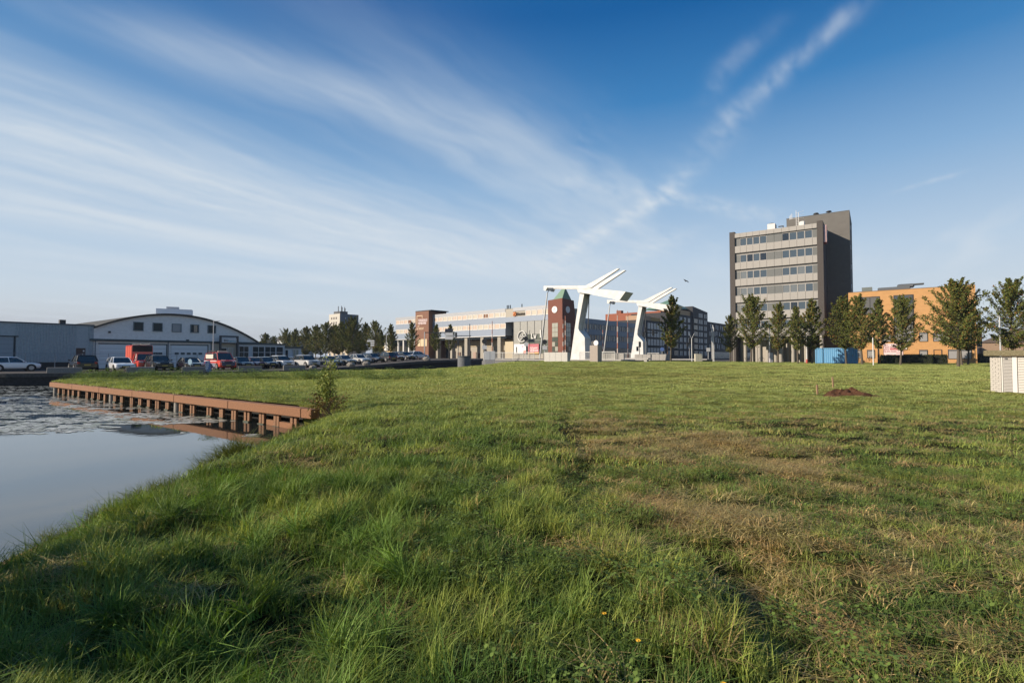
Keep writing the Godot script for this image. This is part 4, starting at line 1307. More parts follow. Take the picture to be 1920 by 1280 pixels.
func dark_flats() -> void:
	var brick: StandardMaterial3D = mat(0.035, 0.035, 0.042, 0.8, 0.0, 0.25, 0.5)
	var pane: StandardMaterial3D = mat(0.34, 0.40, 0.45, 0.15, 0.0, 0.15, 0.8, 0.8)
	var deep: StandardMaterial3D = mat(0.02, 0.025, 0.03, 0.2)
	var frame: StandardMaterial3D = mat(0.30, 0.33, 0.35, 0.5)
	var cream: StandardMaterial3D = mat(0.58, 0.44, 0.31, 0.8, 0.0, 0.1, 0.2)
	var copper: StandardMaterial3D = mat(0.16, 0.30, 0.22, 0.6, 0.0, 0.2, 0.3)
	# brick-red hall behind the wing
	var b := thing("brick_hall", "long red brick building top showing behind the blue office wing", "building", p(43.0, 235.0), yaw(0.748, -0.664))
	boxp(b, "wall", Vector3(0, 0.5, -12), Vector3(27, 21.2, 0), mat(0.33, 0.10, 0.05, 0.85, 0.0, 0.12, 0.2))
	boxp(b, "chimney", Vector3(4.6, 21.2, -4), Vector3(7.0, 22.7, -2), mat(0.22, 0.07, 0.04))
	window(b, 24.0, 26.0, 15.0, 19.6, 0.01, frame, cream, 0.15, "window", 1)
	# flats, nearest
	var f := thing("dark_apartment_block", "dark brick flats with paired pale windows and cream roof storey beside the second bridge mast", "building", p(48.0, 185.0), yaw(0.645, 0.764))
	boxp(f, "wall", Vector3(-2, 0.4, -14), Vector3(18.5, 15.0, 0), brick)
	boxp(f, "roof_storey", Vector3(1.0, 15.0, -8), Vector3(8.5, 16.9, -1.6), mat(0.42, 0.27, 0.17))
	boxp(f, "roof_storey", Vector3(9.0, 15.0, -8), Vector3(17.0, 16.6, -1.6), mat(0.4, 0.25, 0.08))
	for k in 6:
		for r in [[11.9, 14.2], [9.0, 11.2], [5.9, 8.2], [2.8, 5.0]]:
			var s := 2.4 + k * 2.6
			window(f, s, s + 0.95, r[0], r[1], 0.01, frame, pane, 0.06)
			window(f, s + 1.1, s + 2.05, r[0], r[1], 0.01, frame, pane, 0.06)
	for k in 3: boxp(f, "balcony", Vector3(-1.8, 4.6 + k * 3.2, 0), Vector3(1.4, 4.8 + k * 3.2, 1.2), mat(0.2, 0.22, 0.23))
	# flats, the tall ones
	var t := thing("dark_apartment_block", "tallest dark flats with a green pyramid roof and stacked dark balconies", "building", p(67.6, 215.0), yaw(0.645, 0.764))
	boxp(t, "wall", Vector3(-6, 0.4, -16), Vector3(27, 20.0, 0), brick)
	boxp(t, "roof_storey", Vector3(5, 20.0, -9), Vector3(21.9, 22.2, -0.8), mat(0.46, 0.30, 0.16))
	var up := G.new()
	up.loft([PackedVector3Array([Vector3(22, 0.4, 0.3), Vector3(41, 0.4, 0.3), Vector3(41, 0.4, -16), Vector3(22, 0.4, -16)]), PackedVector3Array([Vector3(22, 24.6, 0.3), Vector3(41, 23.0, 0.3), Vector3(41, 23.0, -16), Vector3(22, 24.6, -16)])], true, true)
	part(t, "tall_wall", up, brick)
	var pyr := G.new()
	pyr.loft([PackedVector3Array([Vector3(4, 22.4, -1.5), Vector3(24, 23.4, -1.5), Vector3(24, 23.4, -15), Vector3(4, 22.4, -15)]), PackedVector3Array([Vector3(13, 27.0, -7.5), Vector3(13.6, 27.0, -7.5), Vector3(13.6, 27.0, -8), Vector3(13, 27.0, -8)])], false, true)
	part(t, "copper_roof", pyr, copper)
	for r in 6:
		var y := 2.2 + r * 2.95
		for s in [-4.6, -3.2, 7.6, 9.2, 12.2, 13.6, 16.8, 18.2, 29.4, 31.4, 33.0, 36.5, 38.4]:
			window(t, s, s + 1.05, y, y + 2.0, 0.01 if s < 22 else 0.31, frame, pane, 0.06)
		for s in [1.2, 23.4]:
			boxp(t, "balcony_recess", Vector3(s, y, 0.005 if s < 22 else 0.305), Vector3(s + 4.4, y + 2.1, 0.08 if s < 22 else 0.36), deep)
			boxp(t, "balcony_rail", Vector3(s - 0.1, y - 0.15, 0.1 if s < 22 else 0.4), Vector3(s + 4.5, y + 0.1, 1.1), mat(0.17, 0.19, 0.20))
	for s in [29.4, 31.4, 33.0, 36.5, 38.4]: window(t, s, s + 1.05, 19.9, 21.9, 0.31, frame, pane, 0.06)
	# low flats with staggered windows
	var l := thing("dark_apartment_block", "low dark flats with staggered slit windows left of the office tower", "building", p(97.5, 255.0), yaw(0.645, 0.764))
	l.scale = Vector3.ONE * 1.3
	boxp(l, "wall", Vector3(0, 0.4, -14), Vector3(60, 14.8, 0), brick)
	boxp(l, "shop_front", Vector3(6, 0.6, 0.003), Vector3(58, 3.2, 0.1), mat(0.03, 0.09, 0.10, 0.2))
	for r in 4:
		for k in 20:
			var s := 2.0 + k * 2.8 + (1.3 if r % 2 else 0.0) + 0.4 * sin(k * 2.7 + r)
			var y := 4.3 + r * 2.55 + 0.3 * ((k + r) % 2)
			window(l, s, s + 0.85, y, y + 1.75, 0.01, frame, pane, 0.06)

func warehouse() -> void:
	var o := thing("arched_warehouse", "pale blue-grey warehouse with a low arched roof and three roller doors", "building", p(-54.0, 66.0), yaw(0.6, 0.8))
	var wall: StandardMaterial3D = mat(0.84, 0.87, 0.87, 0.85, 0.0, 0.10, 0.25)
	var trim: StandardMaterial3D = mat(0.045, 0.075, 0.085, 0.6)
	var door: StandardMaterial3D = mat(0.66, 0.73, 0.77, 0.6)
	var glass: StandardMaterial3D = mat(0.025, 0.045, 0.055, 0.1, 0, 0, 0.4, 0.25)
	var white: StandardMaterial3D = mat(0.62, 0.64, 0.66, 0.6)
	var poly := PackedVector2Array()
	poly.append(Vector2(0.0, 0))
	var edge := PackedVector2Array()
	for k in 25:
		var t := lerpf(0.0, 21.2, k / 24.0)
		edge.append(Vector2(t, 7.55 - 0.0261 * pow(t - 9.3, 2.0)))
	poly.append_array(edge)
	poly.append(Vector2(21.2, 0))
	var g := G.new()
	g.prism(poly, 0.0, -30.0)
	part(o, "wall", g, wall)
	var roof := G.new()
	for k in 24:
		var a := edge[k]
		var b := edge[k + 1]
		roof.loft([
			PackedVector3Array([Vector3(a.x, a.y + 0.02, 0.35), Vector3(b.x, b.y + 0.02, 0.35), Vector3(b.x, b.y + 0.24, 0.35), Vector3(a.x, a.y + 0.24, 0.35)]),
			PackedVector3Array([Vector3(a.x, a.y + 0.02, -30.2), Vector3(b.x, b.y + 0.02, -30.2), Vector3(b.x, b.y + 0.24, -30.2), Vector3(a.x, a.y + 0.24, -30.2)])], true, true)
	for k in 4:       # the arch runs on down behind the shed
		var t0 := -2.5 + k * 0.62
		var y0 := 7.55 - 0.0261 * pow(t0 - 9.3, 2.0)
		var y1 := 7.55 - 0.0261 * pow(t0 + 0.62 - 9.3, 2.0)
		roof.loft([
			PackedVector3Array([Vector3(t0, y0 - 0.6, -5), Vector3(t0 + 0.62, y1 - 0.6, -5), Vector3(t0 + 0.62, y1 + 0.24, -5), Vector3(t0, y0 + 0.24, -5)]),
			PackedVector3Array([Vector3(t0, y0 - 0.6, -30.2), Vector3(t0 + 0.62, y1 - 0.6, -30.2), Vector3(t0 + 0.62, y1 + 0.24, -30.2), Vector3(t0, y0 + 0.24, -30.2)])], true, true)
	part(o, "roof", roof, mat(0.085, 0.085, 0.075, 0.8, 0.0, 0.3, 0.3))
	boxp(o, "gutter", Vector3(-0.4, 3.68, 0.005), Vector3(21.3, 3.95, 0.30), trim)
	var n := 0
	for w in [[4.23, 5.42], [6.5, 7.7], [8.86, 10.09], [11.26, 12.42], [13.61, 14.79]]:
		var q := window(o, w[0], w[1], 5.16, 6.38, 0.01, mat(0.12, 0.18, 0.21, 0.5), glass if n != 2 else mat(0.26, 0.30, 0.33, 0.3), 0.09)
		if n == 3: boxp(q, "curtain", Vector3(-0.1, -0.5, 0.036), Vector3(0.35, 0.5, 0.05), mat(0.42, 0.34, 0.26))
		n += 1
	for d in [[0.58, 3.97], [4.64, 8.2], [8.83, 13.63]]:
		var dm := boxp(o, "roller_door", Vector3(d[0], 0.12, 0.006), Vector3(d[1], 3.28, 0.07), door)
		var half: float = (d[1] - d[0]) * 0.5
		for k in 5:
			boxp(dm, "door_seam", Vector3(-half + 0.05, -1.0 + k * 0.5, 0.031), Vector3(half - 0.05, -0.97 + k * 0.5, 0.04), mat(0.22, 0.27, 0.30))
		boxp(dm, "door_frame", Vector3(-half - 0.12, 1.58, 0.0), Vector3(half + 0.12, 1.72, 0.09), trim)
		boxp(dm, "door_frame", Vector3(half, -1.58, 0.0), Vector3(half + 0.12, 1.579, 0.09), trim)
		if d[0] > 4.0:
			for k in 5:
				var x: float = -half + 0.45 + k * (2.0 * half - 0.9) / 5.0
				boxp(dm, "door_pane", Vector3(x, 0.22, 0.032), Vector3(x + 0.5, 0.52, 0.06), glass)
	for x in [0.15, 8.45, 14.1]:
		var pipe := G.new()
		pipe.tube(Vector3(x, 0.1, 0.12), Vector3(x, 3.68, 0.12), 0.06, 0.06, 8)
		part(o, "downpipe", pipe, mat(0.20, 0.25, 0.28))
	boxp(o, "alarm_box", Vector3(1.5, 4.75, 0.005), Vector3(1.75, 5.0, 0.15), trim)
	boxp(o, "floodlight", Vector3(10.7, 3.96, 0.1), Vector3(11.0, 4.15, 0.4), trim)
	# entrance portal with its sign
	var portal := Node3D.new()
	portal.name = "entrance_portal"
	o.add_child(portal, true)
	boxp(portal, "portal_post", Vector3(14.95, 0.1, 0.8), Vector3(15.2, 4.85, 1.1), mat(0.02, 0.035, 0.05, 0.4))
	boxp(portal, "portal_post", Vector3(17.45, 0.1, 0.8), Vector3(17.7, 4.85, 1.1), mat(0.02, 0.035, 0.05, 0.4))
	boxp(portal, "portal_beam", Vector3(15.2, 4.62, 0.8), Vector3(17.45, 4.85, 1.1), mat(0.02, 0.035, 0.05, 0.4))
	var sg := boxp(portal, "sign_board", Vector3(15.21, 3.78, 0.85), Vector3(17.44, 4.5, 1.0), white)
	lettering(portal, "lettering", "BU", 0.34, mat(0.10, 0.12, 0.13), Vector3(15.85, 4.08, 1.01), 1.0, 0.0, 0.02)
	lettering(portal, "lettering", "logistics", 0.22, mat(0.12, 0.36, 0.45), Vector3(16.75, 4.04, 1.01), 1.0, 0.0, 0.02)
	boxp(o, "entrance_wall", Vector3(14.2, 0.1, 0.006), Vector3(18.0, 3.67, 0.1), mat(0.45, 0.42, 0.35))
	window(o, 15.4, 16.4, 1.0, 3.0, 0.11, white, glass, 0.08, "door")
	window(o, 16.5, 17.3, 1.0, 3.0, 0.11, white, mat(0.5, 0.47, 0.4), 0.08)
	# flat office extension
	boxp(o, "extension_wall", Vector3(17.9, 0.1, -9), Vector3(25.6, 3.6, 0.4), mat(0.55, 0.62, 0.68, 0.8, 0.0, 0.1, 0.4))
	boxp(o, "extension_roof", Vector3(17.8, 3.6, -9.1), Vector3(25.75, 3.82, 0.65), trim)
	for w in [[18.05, 19.6, 1], [20.15, 22.1, 1], [22.15, 24.0, 1], [24.05, 25.3, 0]]:
		var q := window(o, w[0], w[1], 1.5, 3.3, 0.405, white, glass, 0.06, "window", w[2])
		boxp(q, "transom", Vector3(-(w[1] - w[0]) * 0.5, -0.1, 0.02), Vector3((w[1] - w[0]) * 0.5, -0.03, 0.099), white)
	boxp(o, "extension_wall", Vector3(25.65, 0.1, -6), Vector3(29.0, 3.1, -0.3), mat(0.60, 0.68, 0.75, 0.8, 0.0, 0.1, 0.4))
	boxp(o, "extension_roof", Vector3(25.8, 3.1, -6.1), Vector3(29.2, 3.35, 0.0), trim)
	window(o, 26.0, 26.6, 1.4, 2.8, -0.29, white, glass, 0.06)
	window(o, 27.4, 28.5, 1.2, 2.9, -0.29, white, mat(0.3, 0.34, 0.3, 0.2), 0.06, "window", 1)
	# ribbed shed on its left
	var s := thing("ribbed_shed", "blue-grey shed of vertical ribbed metal sheets left of the arched warehouse", "building", p(-54.0, 66.0), yaw(0.6, 0.8))
	var steel: StandardMaterial3D = mat(0.36, 0.455, 0.51, 0.55, 0.1, 0.12, 0.3)
	boxp(s, "wall", Vector3(-30, 0.95, -24), Vector3(-0.02, 5.6, 0.02), steel)
	boxp(s, "plinth", Vector3(-30, 0.0, -24), Vector3(-0.01, 0.95, 0.05), mat(0.03, 0.035, 0.038, 0.9))
	boxp(s, "roof_edge", Vector3(-30.05, 5.6, -24.05), Vector3(0.03, 5.74, 0.16), mat(0.08, 0.11, 0.13))
	var rib := G.new()
	rib.loft([
		PackedVector3Array([Vector3(-0.075, 0.96, 0.02), Vector3(-0.035, 0.96, 0.085), Vector3(0.035, 0.96, 0.085), Vector3(0.075, 0.96, 0.02)]),
		PackedVector3Array([Vector3(-0.075, 5.59, 0.02), Vector3(-0.035, 5.59, 0.085), Vector3(0.035, 5.59, 0.085), Vector3(0.075, 5.59, 0.02)])])
	var rm := rib.mesh()
	var x := -14.0
	while x < -0.1:
		if not (x > -11.6 and x < -7.3) and not (x > -1.85 and x < -0.75):
			put(s, "rib", rm, steel, Vector3(x, 0, 0))
		x += 0.27
	var rd := boxp(s, "roller_door", Vector3(-11.4, 0.2, 0.021), Vector3(-7.5, 3.95, 0.06), mat(0.24, 0.31, 0.36, 0.6))
	for k in 7: boxp(rd, "door_seam", Vector3(-1.9, -1.6 + k * 0.52, 0.018), Vector3(1.9, -1.57 + k * 0.52, 0.03), mat(0.17, 0.22, 0.26))
	boxp(s, "door_frame", Vector3(-7.5, 0.2, 0.02), Vector3(-7.36, 4.1, 0.12), mat(0.02, 0.04, 0.05))
	boxp(s, "door_frame", Vector3(-11.4, 3.96, 0.02), Vector3(-7.1, 4.08, 0.12), mat(0.02, 0.04, 0.05))
	var dk := boxp(s, "door", Vector3(-1.75, 0.3, 0.021), Vector3(-0.83, 2.72, 0.07), mat(0.012, 0.016, 0.018, 0.4))
	boxp(dk, "notice", Vector3(0.2, 0.75, 0.025), Vector3(0.35, 0.95, 0.035), white)
	boxp(s, "roof_cowl", Vector3(-2.9, 5.74, -3), Vector3(-2.3, 6.35, -2.4), mat(0.05, 0.05, 0.05))
	# chain-link fence in front of the shed: posts and rails
	var fence := thing("wire_fence", "grey metal yard fence with a top rail in front of the ribbed shed", "fence", p(-54.0, 66.0), yaw(0.6, 0.8))
	var galv: StandardMaterial3D = mat(0.30, 0.34, 0.37, 0.4, 0.5)
	for k in 11:
		var gp := G.new()
		gp.tube(Vector3(-12 + k * 2.6, 0.1, 2.2), Vector3(-12 + k * 2.6, 2.05, 2.2), 0.04, 0.04, 6)
		part(fence, "post", gp, galv)
	for y in [2.0]:
		var gr := G.new()
		gr.tube(Vector3(-12, y, 2.2), Vector3(14, y, 2.2), 0.022, 0.022, 5)
		part(fence, "rail", gr, galv)

func far_block(o: Node3D, w: float, depth: float, h: float, y0: float, wall: Material, pane: Material, floors: int, cols: int, side: Material = null) -> void:
	boxp(o, "wall", Vector3(0, y0, -depth), Vector3(w, h, 0), wall)
	for f in floors:
		for k in cols:
			var x := (k + 0.5) * w / cols
			var y := y0 + (h - y0) * (f + 0.55) / floors
			boxp(o, "window", Vector3(x - 0.6, y - 0.6, 0.005), Vector3(x + 0.6, y + 0.7, 0.1), pane)

func far_buildings() -> void:
	var dark: StandardMaterial3D = mat(0.05, 0.055, 0.06, 0.6)
	# slab of flats far behind the warehouse
	var a := thing("distant_flats", "pale grey slab of flats rising far behind the arched warehouse roof", "building", p(-300.0, 430.0), yaw(0.86, 0.5))
	boxp(a, "wall", Vector3(0, 0, -14), Vector3(26, 42.5, 0), mat(0.85, 0.86, 0.88, 0.8))
	for f in 12: boxp(a, "gallery", Vector3(0.3, 4 + f * 3.1, 0.01), Vector3(25.7, 5.0 + f * 3.1, 1.1), mat(0.9, 0.9, 0.92))
	boxp(a, "lift_housing", Vector3(7, 42.5, -10), Vector3(16, 44.6, -3), mat(0.5, 0.5, 0.52))
	# blue tower with a pale sunlit end
	var b := thing("distant_tower", "dark blue-grey tower of flats with a pale sunlit end wall above the row of trees", "building", p(-101.0, 300.0), yaw(0.645, 0.764))
	boxp(b, "wall", Vector3(0, 0.5, -0.02), Vector3(12.4, 27.0, -11.9), mat(0.085, 0.115, 0.15, 0.8))
	var end := boxp(b, "end_wall", Vector3(-0.12, 0.5, -11.9), Vector3(-0.005, 27.1, -0.1), mat(0.55, 0.52, 0.45, 0.8))
	for f in 8:
		for k in 3:
			boxp(end, "window", Vector3(-0.12, -9.5 + f * 2.8, -3.6 + k * 2.5), Vector3(-0.063, -8.2 + f * 2.8, -2.3 + k * 2.5), mat(0.12, 0.10, 0.09))
		boxp(b, "window", Vector3(3.3, 4.4 + f * 2.8, 0.0), Vector3(3.9, 5.4 + f * 2.8, 0.09), mat(0.5, 0.55, 0.6))
		boxp(b, "window", Vector3(10.0, 4.4 + f * 2.8, 0.0), Vector3(10.6, 5.4 + f * 2.8, 0.09), mat(0.5, 0.55, 0.6))
	boxp(b, "roof_house", Vector3(0.6, 27.0, -8), Vector3(5.6, 28.6, -1), dark)
	for q in [[0.5, 31.6], [2.6, 32.0], [3.0, 31.2], [4.6, 31.4], [5.0, 30.6]]:
		boxp(b, "antenna", Vector3(q[0], 27.0, -3.2), Vector3(q[0] + 0.3, q[1], -2.9), dark)
	# houses and low sheds seen under the row of trees
	var roofm: StandardMaterial3D = mat(0.035, 0.037, 0.042, 0.8)
	var list := [
		[-56.0, 205.0, 12.0, 5.0, 9.0, "dark-roofed house with a white pointed dormer left of the office block", mat(0.60, 0.44, 0.22), true],
		[-72.0, 200.0, 13.0, 4.6, 7.4, "dark-roofed cream house behind the direction sign", mat(0.62, 0.52, 0.38), false],
		[-78.0, 170.0, 8.5, 6.2, 7.6, "white gabled shed between the tree trunks behind the cars", mat(0.58, 0.60, 0.62), false],
		[-102.0, 215.0, 20.0, 4.4, 6.6, "long cream low house behind the left end of the tree row", mat(0.60, 0.50, 0.40), false],
	]
	for q in list:
		var o := thing("house", q[5], "house", p(q[0], q[1], 0.9), yaw(0.80, -0.6))
		boxp(o, "wall", Vector3(0, 0, -8), Vector3(q[2], q[3], 0), q[6])
		var g := G.new()
		g.prism(PackedVector2Array([Vector2(-0.3, q[3]), Vector2(q[2] + 0.3, q[3]), Vector2(q[2] - 1.5, q[4]), Vector2(1.5, q[4])]), 0.3, -8.3)
		part(o, "roof", g, roofm)
		for k in 4:
			window(o, 0.8 + k * (q[2] - 1.0) / 4.0, 2.1 + k * (q[2] - 1.0) / 4.0, 1.0, 2.4, 0.01, mat(0.8, 0.8, 0.78), mat(0.08, 0.08, 0.08, 0.2), 0.1)
		if q[7]:
			g = G.new()
			g.prism(PackedVector2Array([Vector2(8.0, 3.2), Vector2(10.2, 3.2), Vector2(10.2, 5.2), Vector2(9.1, 8.6), Vector2(8.0, 5.2)]), 0.5, -3.0)
			part(o, "dormer", g, mat(0.75, 0.73, 0.68))
			boxp(o, "window", Vector3(8.7, 5.0, 0.51), Vector3(9.5, 6.4, 0.56), dark)
	# brown houses at the right edge
	for q in [[121.0, 150.0, 11.0, 5.0, 7.6, "tan brick house end with a sloping roof behind the white cabin"], [134.0, 146.0, 13.0, 5.2, 9.2, "grey-brown house with a steep roof at the right edge"], [128.0, 176.0, 16.0, 6.0, 8.6, "low brown house farthest back at the right edge"]]:
		var o := thing("house", q[5], "house", p(q[0], q[1], 0.4), yaw(0.80, -0.6))
		boxp(o, "wall", Vector3(0, 0, -9), Vector3(q[2], q[3], 0), mat(0.36, 0.245, 0.16, 0.85, 0.0, 0.15, 0.5))
		var g := G.new()
		g.prism(PackedVector2Array([Vector2(-0.3, q[3]), Vector2(q[2] + 0.3, q[3]), Vector2(q[2] * 0.62, q[4])]), 0.3, -9.3)
		part(o, "roof", g, mat(0.10, 0.075, 0.06, 0.8))
		window(o, 2.5, 3.8, 1.2, 3.0, 0.01, mat(0.1, 0.1, 0.1), mat(0.04, 0.04, 0.05, 0.1), 0.1)
		window(o, q[2] - 4.5, q[2] - 3.0, 1.2, 3.4, 0.01, mat(0.1, 0.1, 0.1), mat(0.04, 0.04, 0.05, 0.1), 0.1)
		boxp(o, "chimney", Vector3(q[2] * 0.5, q[4] - 0.8, -4), Vector3(q[2] * 0.5 + 0.8, q[4] + 0.9, -3.2), mat(0.2, 0.12, 0.09))

func cabin() -> void:
	# white transformer cabin at the right edge
	var o := thing("transformer_cabin", "small white brick transformer cabin with louvred metal doors at the right edge of the meadow", "cabin", p(21.1, 22.6, -0.1), yaw(0.27, -0.963))
	var white: StandardMaterial3D = mat(0.62, 0.58, 0.52, 0.85, 0.0, 0.2, 1.2)
	var joint: StandardMaterial3D = mat(0.50, 0.46, 0.41, 0.9)
	var door: StandardMaterial3D = mat(0.66, 0.63, 0.58, 0.5)
	boxp(o, "wall", Vector3(0.02, 0, -2.4), Vector3(3.6, 1.72, -0.06), joint)
	var rb := RandomNumberGenerator.new()
	rb.seed = 5
	for r in 20:
		var y := r * 0.086
		for s in 3:
			var x0 := (s * 0.21 - (0.105 if r % 2 else 0.0))
			var x1 := minf(x0 + 0.20, 0.40)
			x0 = maxf(x0, 0.0)
			if x1 - x0 > 0.03:
				boxp(o, "brick", Vector3(snappedf(x0, 0.005), y, -0.06), Vector3(snappedf(x1, 0.005), y + 0.076, 0.0), white)
	var fr := boxp(o, "door_frame", Vector3(0.43, 0.0, -0.05), Vector3(0.47, 1.72, 0.02), door)
	boxp(o, "vent_panel", Vector3(0.48, 0.05, -0.05), Vector3(0.82, 1.70, 0.0), mat(0.45, 0.43, 0.40, 0.5))
	for k in 26:
		var g := G.new()
		g.box(Vector3(0.65, 0.10 + k * 0.062, 0.012), Vector3(0.30, 0.012, 0.04), Basis(Vector3.RIGHT, 0.5))
		part(o, "slat", g, mat(0.40, 0.38, 0.36, 0.5))
	boxp(o, "door_frame", Vector3(0.83, 0.0, -0.05), Vector3(0.99, 1.70, 0.03), mat(0.64, 0.61, 0.57, 0.5))
	boxp(o, "door", Vector3(1.0, 0.02, -0.05), Vector3(3.0, 1.70, -0.01), mat(0.5, 0.48, 0.44, 0.5))
	for k in 24:
		var g := G.new()
		g.box(Vector3(2.0, 0.08 + k * 0.068, 0.01), Vector3(1.96, 0.014, 0.05), Basis(Vector3.RIGHT, 0.75))
		part(o, "slat", g, door)
	var roof := G.new()
	roof.bevel_box(Vector3(1.8, 1.86, -1.2), Vector3(3.9, 0.25, 2.75), 0.03)
	part(o, "roof_slab", roof, ground_mat("moss", Color(0.46, 0.43, 0.34), Color(0.68, 0.64, 0.54), Color(0.5, 0.5, 0.45), Color(1, 1, 1), 1.0, 0.6))
	boxp(o, "lock_plate", Vector3(0.58, 1.60, 0.03), Vector3(0.66, 1.66, 0.06), mat(0.1, 0.1, 0.1))

# ---------------------------------------------------------------- bridge
func build_bridge() -> void:
	var conc: StandardMaterial3D = mat(0.50, 0.48, 0.45, 0.85, 0.0, 0.2, 0.5)
	var white: StandardMaterial3D = mat(0.72, 0.72, 0.70, 0.45, 0.0, 0.16, 0.12)
	var steel: StandardMaterial3D = mat(0.48, 0.48, 0.46, 0.4, 0.3)
	var dark: StandardMaterial3D = mat(0.03, 0.032, 0.035, 0.6)
	var dir := Vector2(0.7507, -0.6606)
	var turn := yaw(dir.x, dir.y)
	var deck := thing("bridge_deck", "low road bridge deck across the canal under the white drawbridge arms", "bridge", p(9.5, 70.0), turn)
	boxp(deck, "road_slab", Vector3(-17, 0.45, -27.0), Vector3(8, 1.12, 1.9), mat(0.10, 0.10, 0.10, 0.9, 0.0, 0.2, 0.3))
	boxp(deck, "edge_beam", Vector3(-17, 0.40, 1.91), Vector3(2.5, 1.0, 2.15), mat(0.16, 0.16, 0.16, 0.8))
	boxp(deck, "footway", Vector3(-17, 1.125, -0.2), Vector3(8, 1.26, 1.9), conc)
	boxp(deck, "footway", Vector3(-17, 1.125, -27.0), Vector3(8, 1.26, -24.4), conc)
	boxp(deck, "abutment", Vector3(-6.5, -1.5, -26.5), Vector3(-3.5, 0.44, 1.6), dark)
	for k in 8: boxp(deck, "lane_mark", Vector3(-15.5 + k * 3.6, 1.121, -12.1), Vector3(-13.5 + k * 3.6, 1.127, -11.95), mat(0.7, 0.7, 0.68))
	# railings
	for q in [[-17.0, -6.9, 1.75, "pale metal bar railing along the left part of the bridge"], [0.9, 6.2, 1.75, "pale metal railing between the drawbridge mast and the concrete benches"], [-17.0, 0.0, -26.6, "railing along the far side of the bridge deck"]]:
		var r := thing("bridge_railing", q[3], "railing", p(9.5, 70.0), turn, "railings of the bridge")
		var l: float = q[1] - q[0]
		boxp(r, "top_rail", Vector3(q[0], 2.22, q[2] - 0.04), Vector3(q[1], 2.30, q[2] + 0.04), steel)
		boxp(r, "bottom_rail", Vector3(q[0], 1.34, q[2] - 0.03), Vector3(q[1], 1.39, q[2] + 0.03), steel)
		var n := int(l / 1.7)
		for k in n + 1:
			boxp(r, "post", Vector3(q[0] + l * k / n - 0.035, 1.26, q[2] - 0.035), Vector3(q[0] + l * k / n + 0.035, 2.219, q[2] + 0.035), steel)
		var g := G.new()
		for k in int(l / 0.13):
			g.box(Vector3(q[0] + 0.13 * k + 0.06, 1.8, q[2]), Vector3(0.022, 0.83, 0.022))
		part(r, "balusters", g, steel).set_meta("kind", "stuff")
	# two masts with balance arms
	var plate := PackedVector2Array([Vector2(-1.72, 1.2), Vector2(0.72, 1.2), Vector2(0.66, 4.2), Vector2(0.45, 4.5), Vector2(-0.25, 5.2), Vector2(-0.38, 5.5), Vector2(-0.33, 6.1), Vector2(0.62, 10.3), Vector2(-0.06, 10.5), Vector2(-0.42, 8.6), Vector2(-0.78, 6.65)])
	var foot := PackedVector2Array([Vector2(-1.70, 1.2), Vector2(0.70, 1.2), Vector2(0.64, 4.2), Vector2(0.43, 4.5), Vector2(-0.27, 5.2), Vector2(-1.05, 5.2)])
	var web := PackedVector2Array([Vector2(-1.04, 5.21), Vector2(-0.5, 5.21), Vector2(-0.42, 6.2), Vector2(0.2, 9.0), Vector2(0.45, 10.3), Vector2(-0.05, 10.4), Vector2(-0.40, 8.6), Vector2(-0.75, 6.65)])
	var arm := PackedVector2Array([Vector2(-6.12, 11.84), Vector2(1.0, 11.22), Vector2(5.86, 13.02), Vector2(6.14, 12.94), Vector2(1.9, 10.86), Vector2(0.9, 10.8), Vector2(-0.2, 10.98), Vector2(-5.5, 11.54), Vector2(-5.75, 11.12), Vector2(-6.12, 11.2)])
	var tail := PackedVector2Array([Vector2(-0.35, 10.86), Vector2(0.9, 10.95), Vector2(1.9, 10.80), Vector2(7.05, 9.92), Vector2(6.15, 8.88), Vector2(1.3, 10.12), Vector2(-0.2, 10.4)])
	for q in [[9.5, 70.0, "white steel drawbridge mast with balance arms, nearer of the pair, beside the clock tower"], [22.0, 88.0, "white steel drawbridge mast with balance arms, farther one half behind the round tree"]]:
		var m := thing("drawbridge_mast", q[2], "drawbridge", p(q[0], q[1]), turn, "white drawbridge masts")
		var g := G.new()
		g.prism(plate, 0.18, -0.12)
		part(m, "mast_plate", g, white)
		g = G.new()
		g.prism(plate, -1.0, -1.3)
		part(m, "mast_plate", g, white)
		g = G.new()
		g.prism(foot, -0.121, -0.999)
		g.prism(web, -0.121, -0.999)
		part(m, "mast_web", g, white)
		for z in [0.5, -1.15]:
			g = G.new()
			g.prism(arm, z, z - 0.34)
			part(m, "balance_arm", g, white)
		g = G.new()
		g.prism(tail, 0.47, -1.6)
		part(m, "counterweight", g, white)
		boxp(m, "cross_beam", Vector3(-6.1, 11.25, -1.14), Vector3(-5.8, 11.78, 0.015), white)
		for z in [-0.2]:
			g = G.new()
			g.path([Vector3(-5.75, 11.2, z), Vector3(-5.95, 10.9, z), Vector3(-6.95, 3.2, z)], 0.045, 0.045, 6)
			part(m, "pull_rod", g, dark)
			g = G.new()
			g.tube(Vector3(-5.98, 10.9, z), Vector3(-7.45, 1.3, z), 0.085, 0.085, 8)
			part(m, "pull_rod", g, white)
		g = G.new()
		g.tube(Vector3(0.9, 10.2, -0.6), Vector3(0.62, 5.0, -0.7), 0.06, 0.06, 6)
		g.box(Vector3(0.8, 10.2, -0.5), Vector3(0.9, 0.14, 0.8))
		part(m, "hydraulic_rod", g, mat(0.07, 0.075, 0.08, 0.4))
	# concrete pieces round the bridge head
	var blk := thing("concrete_column", "square beige concrete column standing in the grass right of the nearer mast", "column", p(10.2, 62.3), turn)
	var cg := G.new()
	cg.bevel_box(Vector3(0, 1.85, 0), Vector3(1.15, 2.3, 0.95), 0.03)
	part(blk, "shaft", cg, mat(0.44, 0.38, 0.33, 0.9, 0.0, 0.15, 0.8))
	cg = G.new()
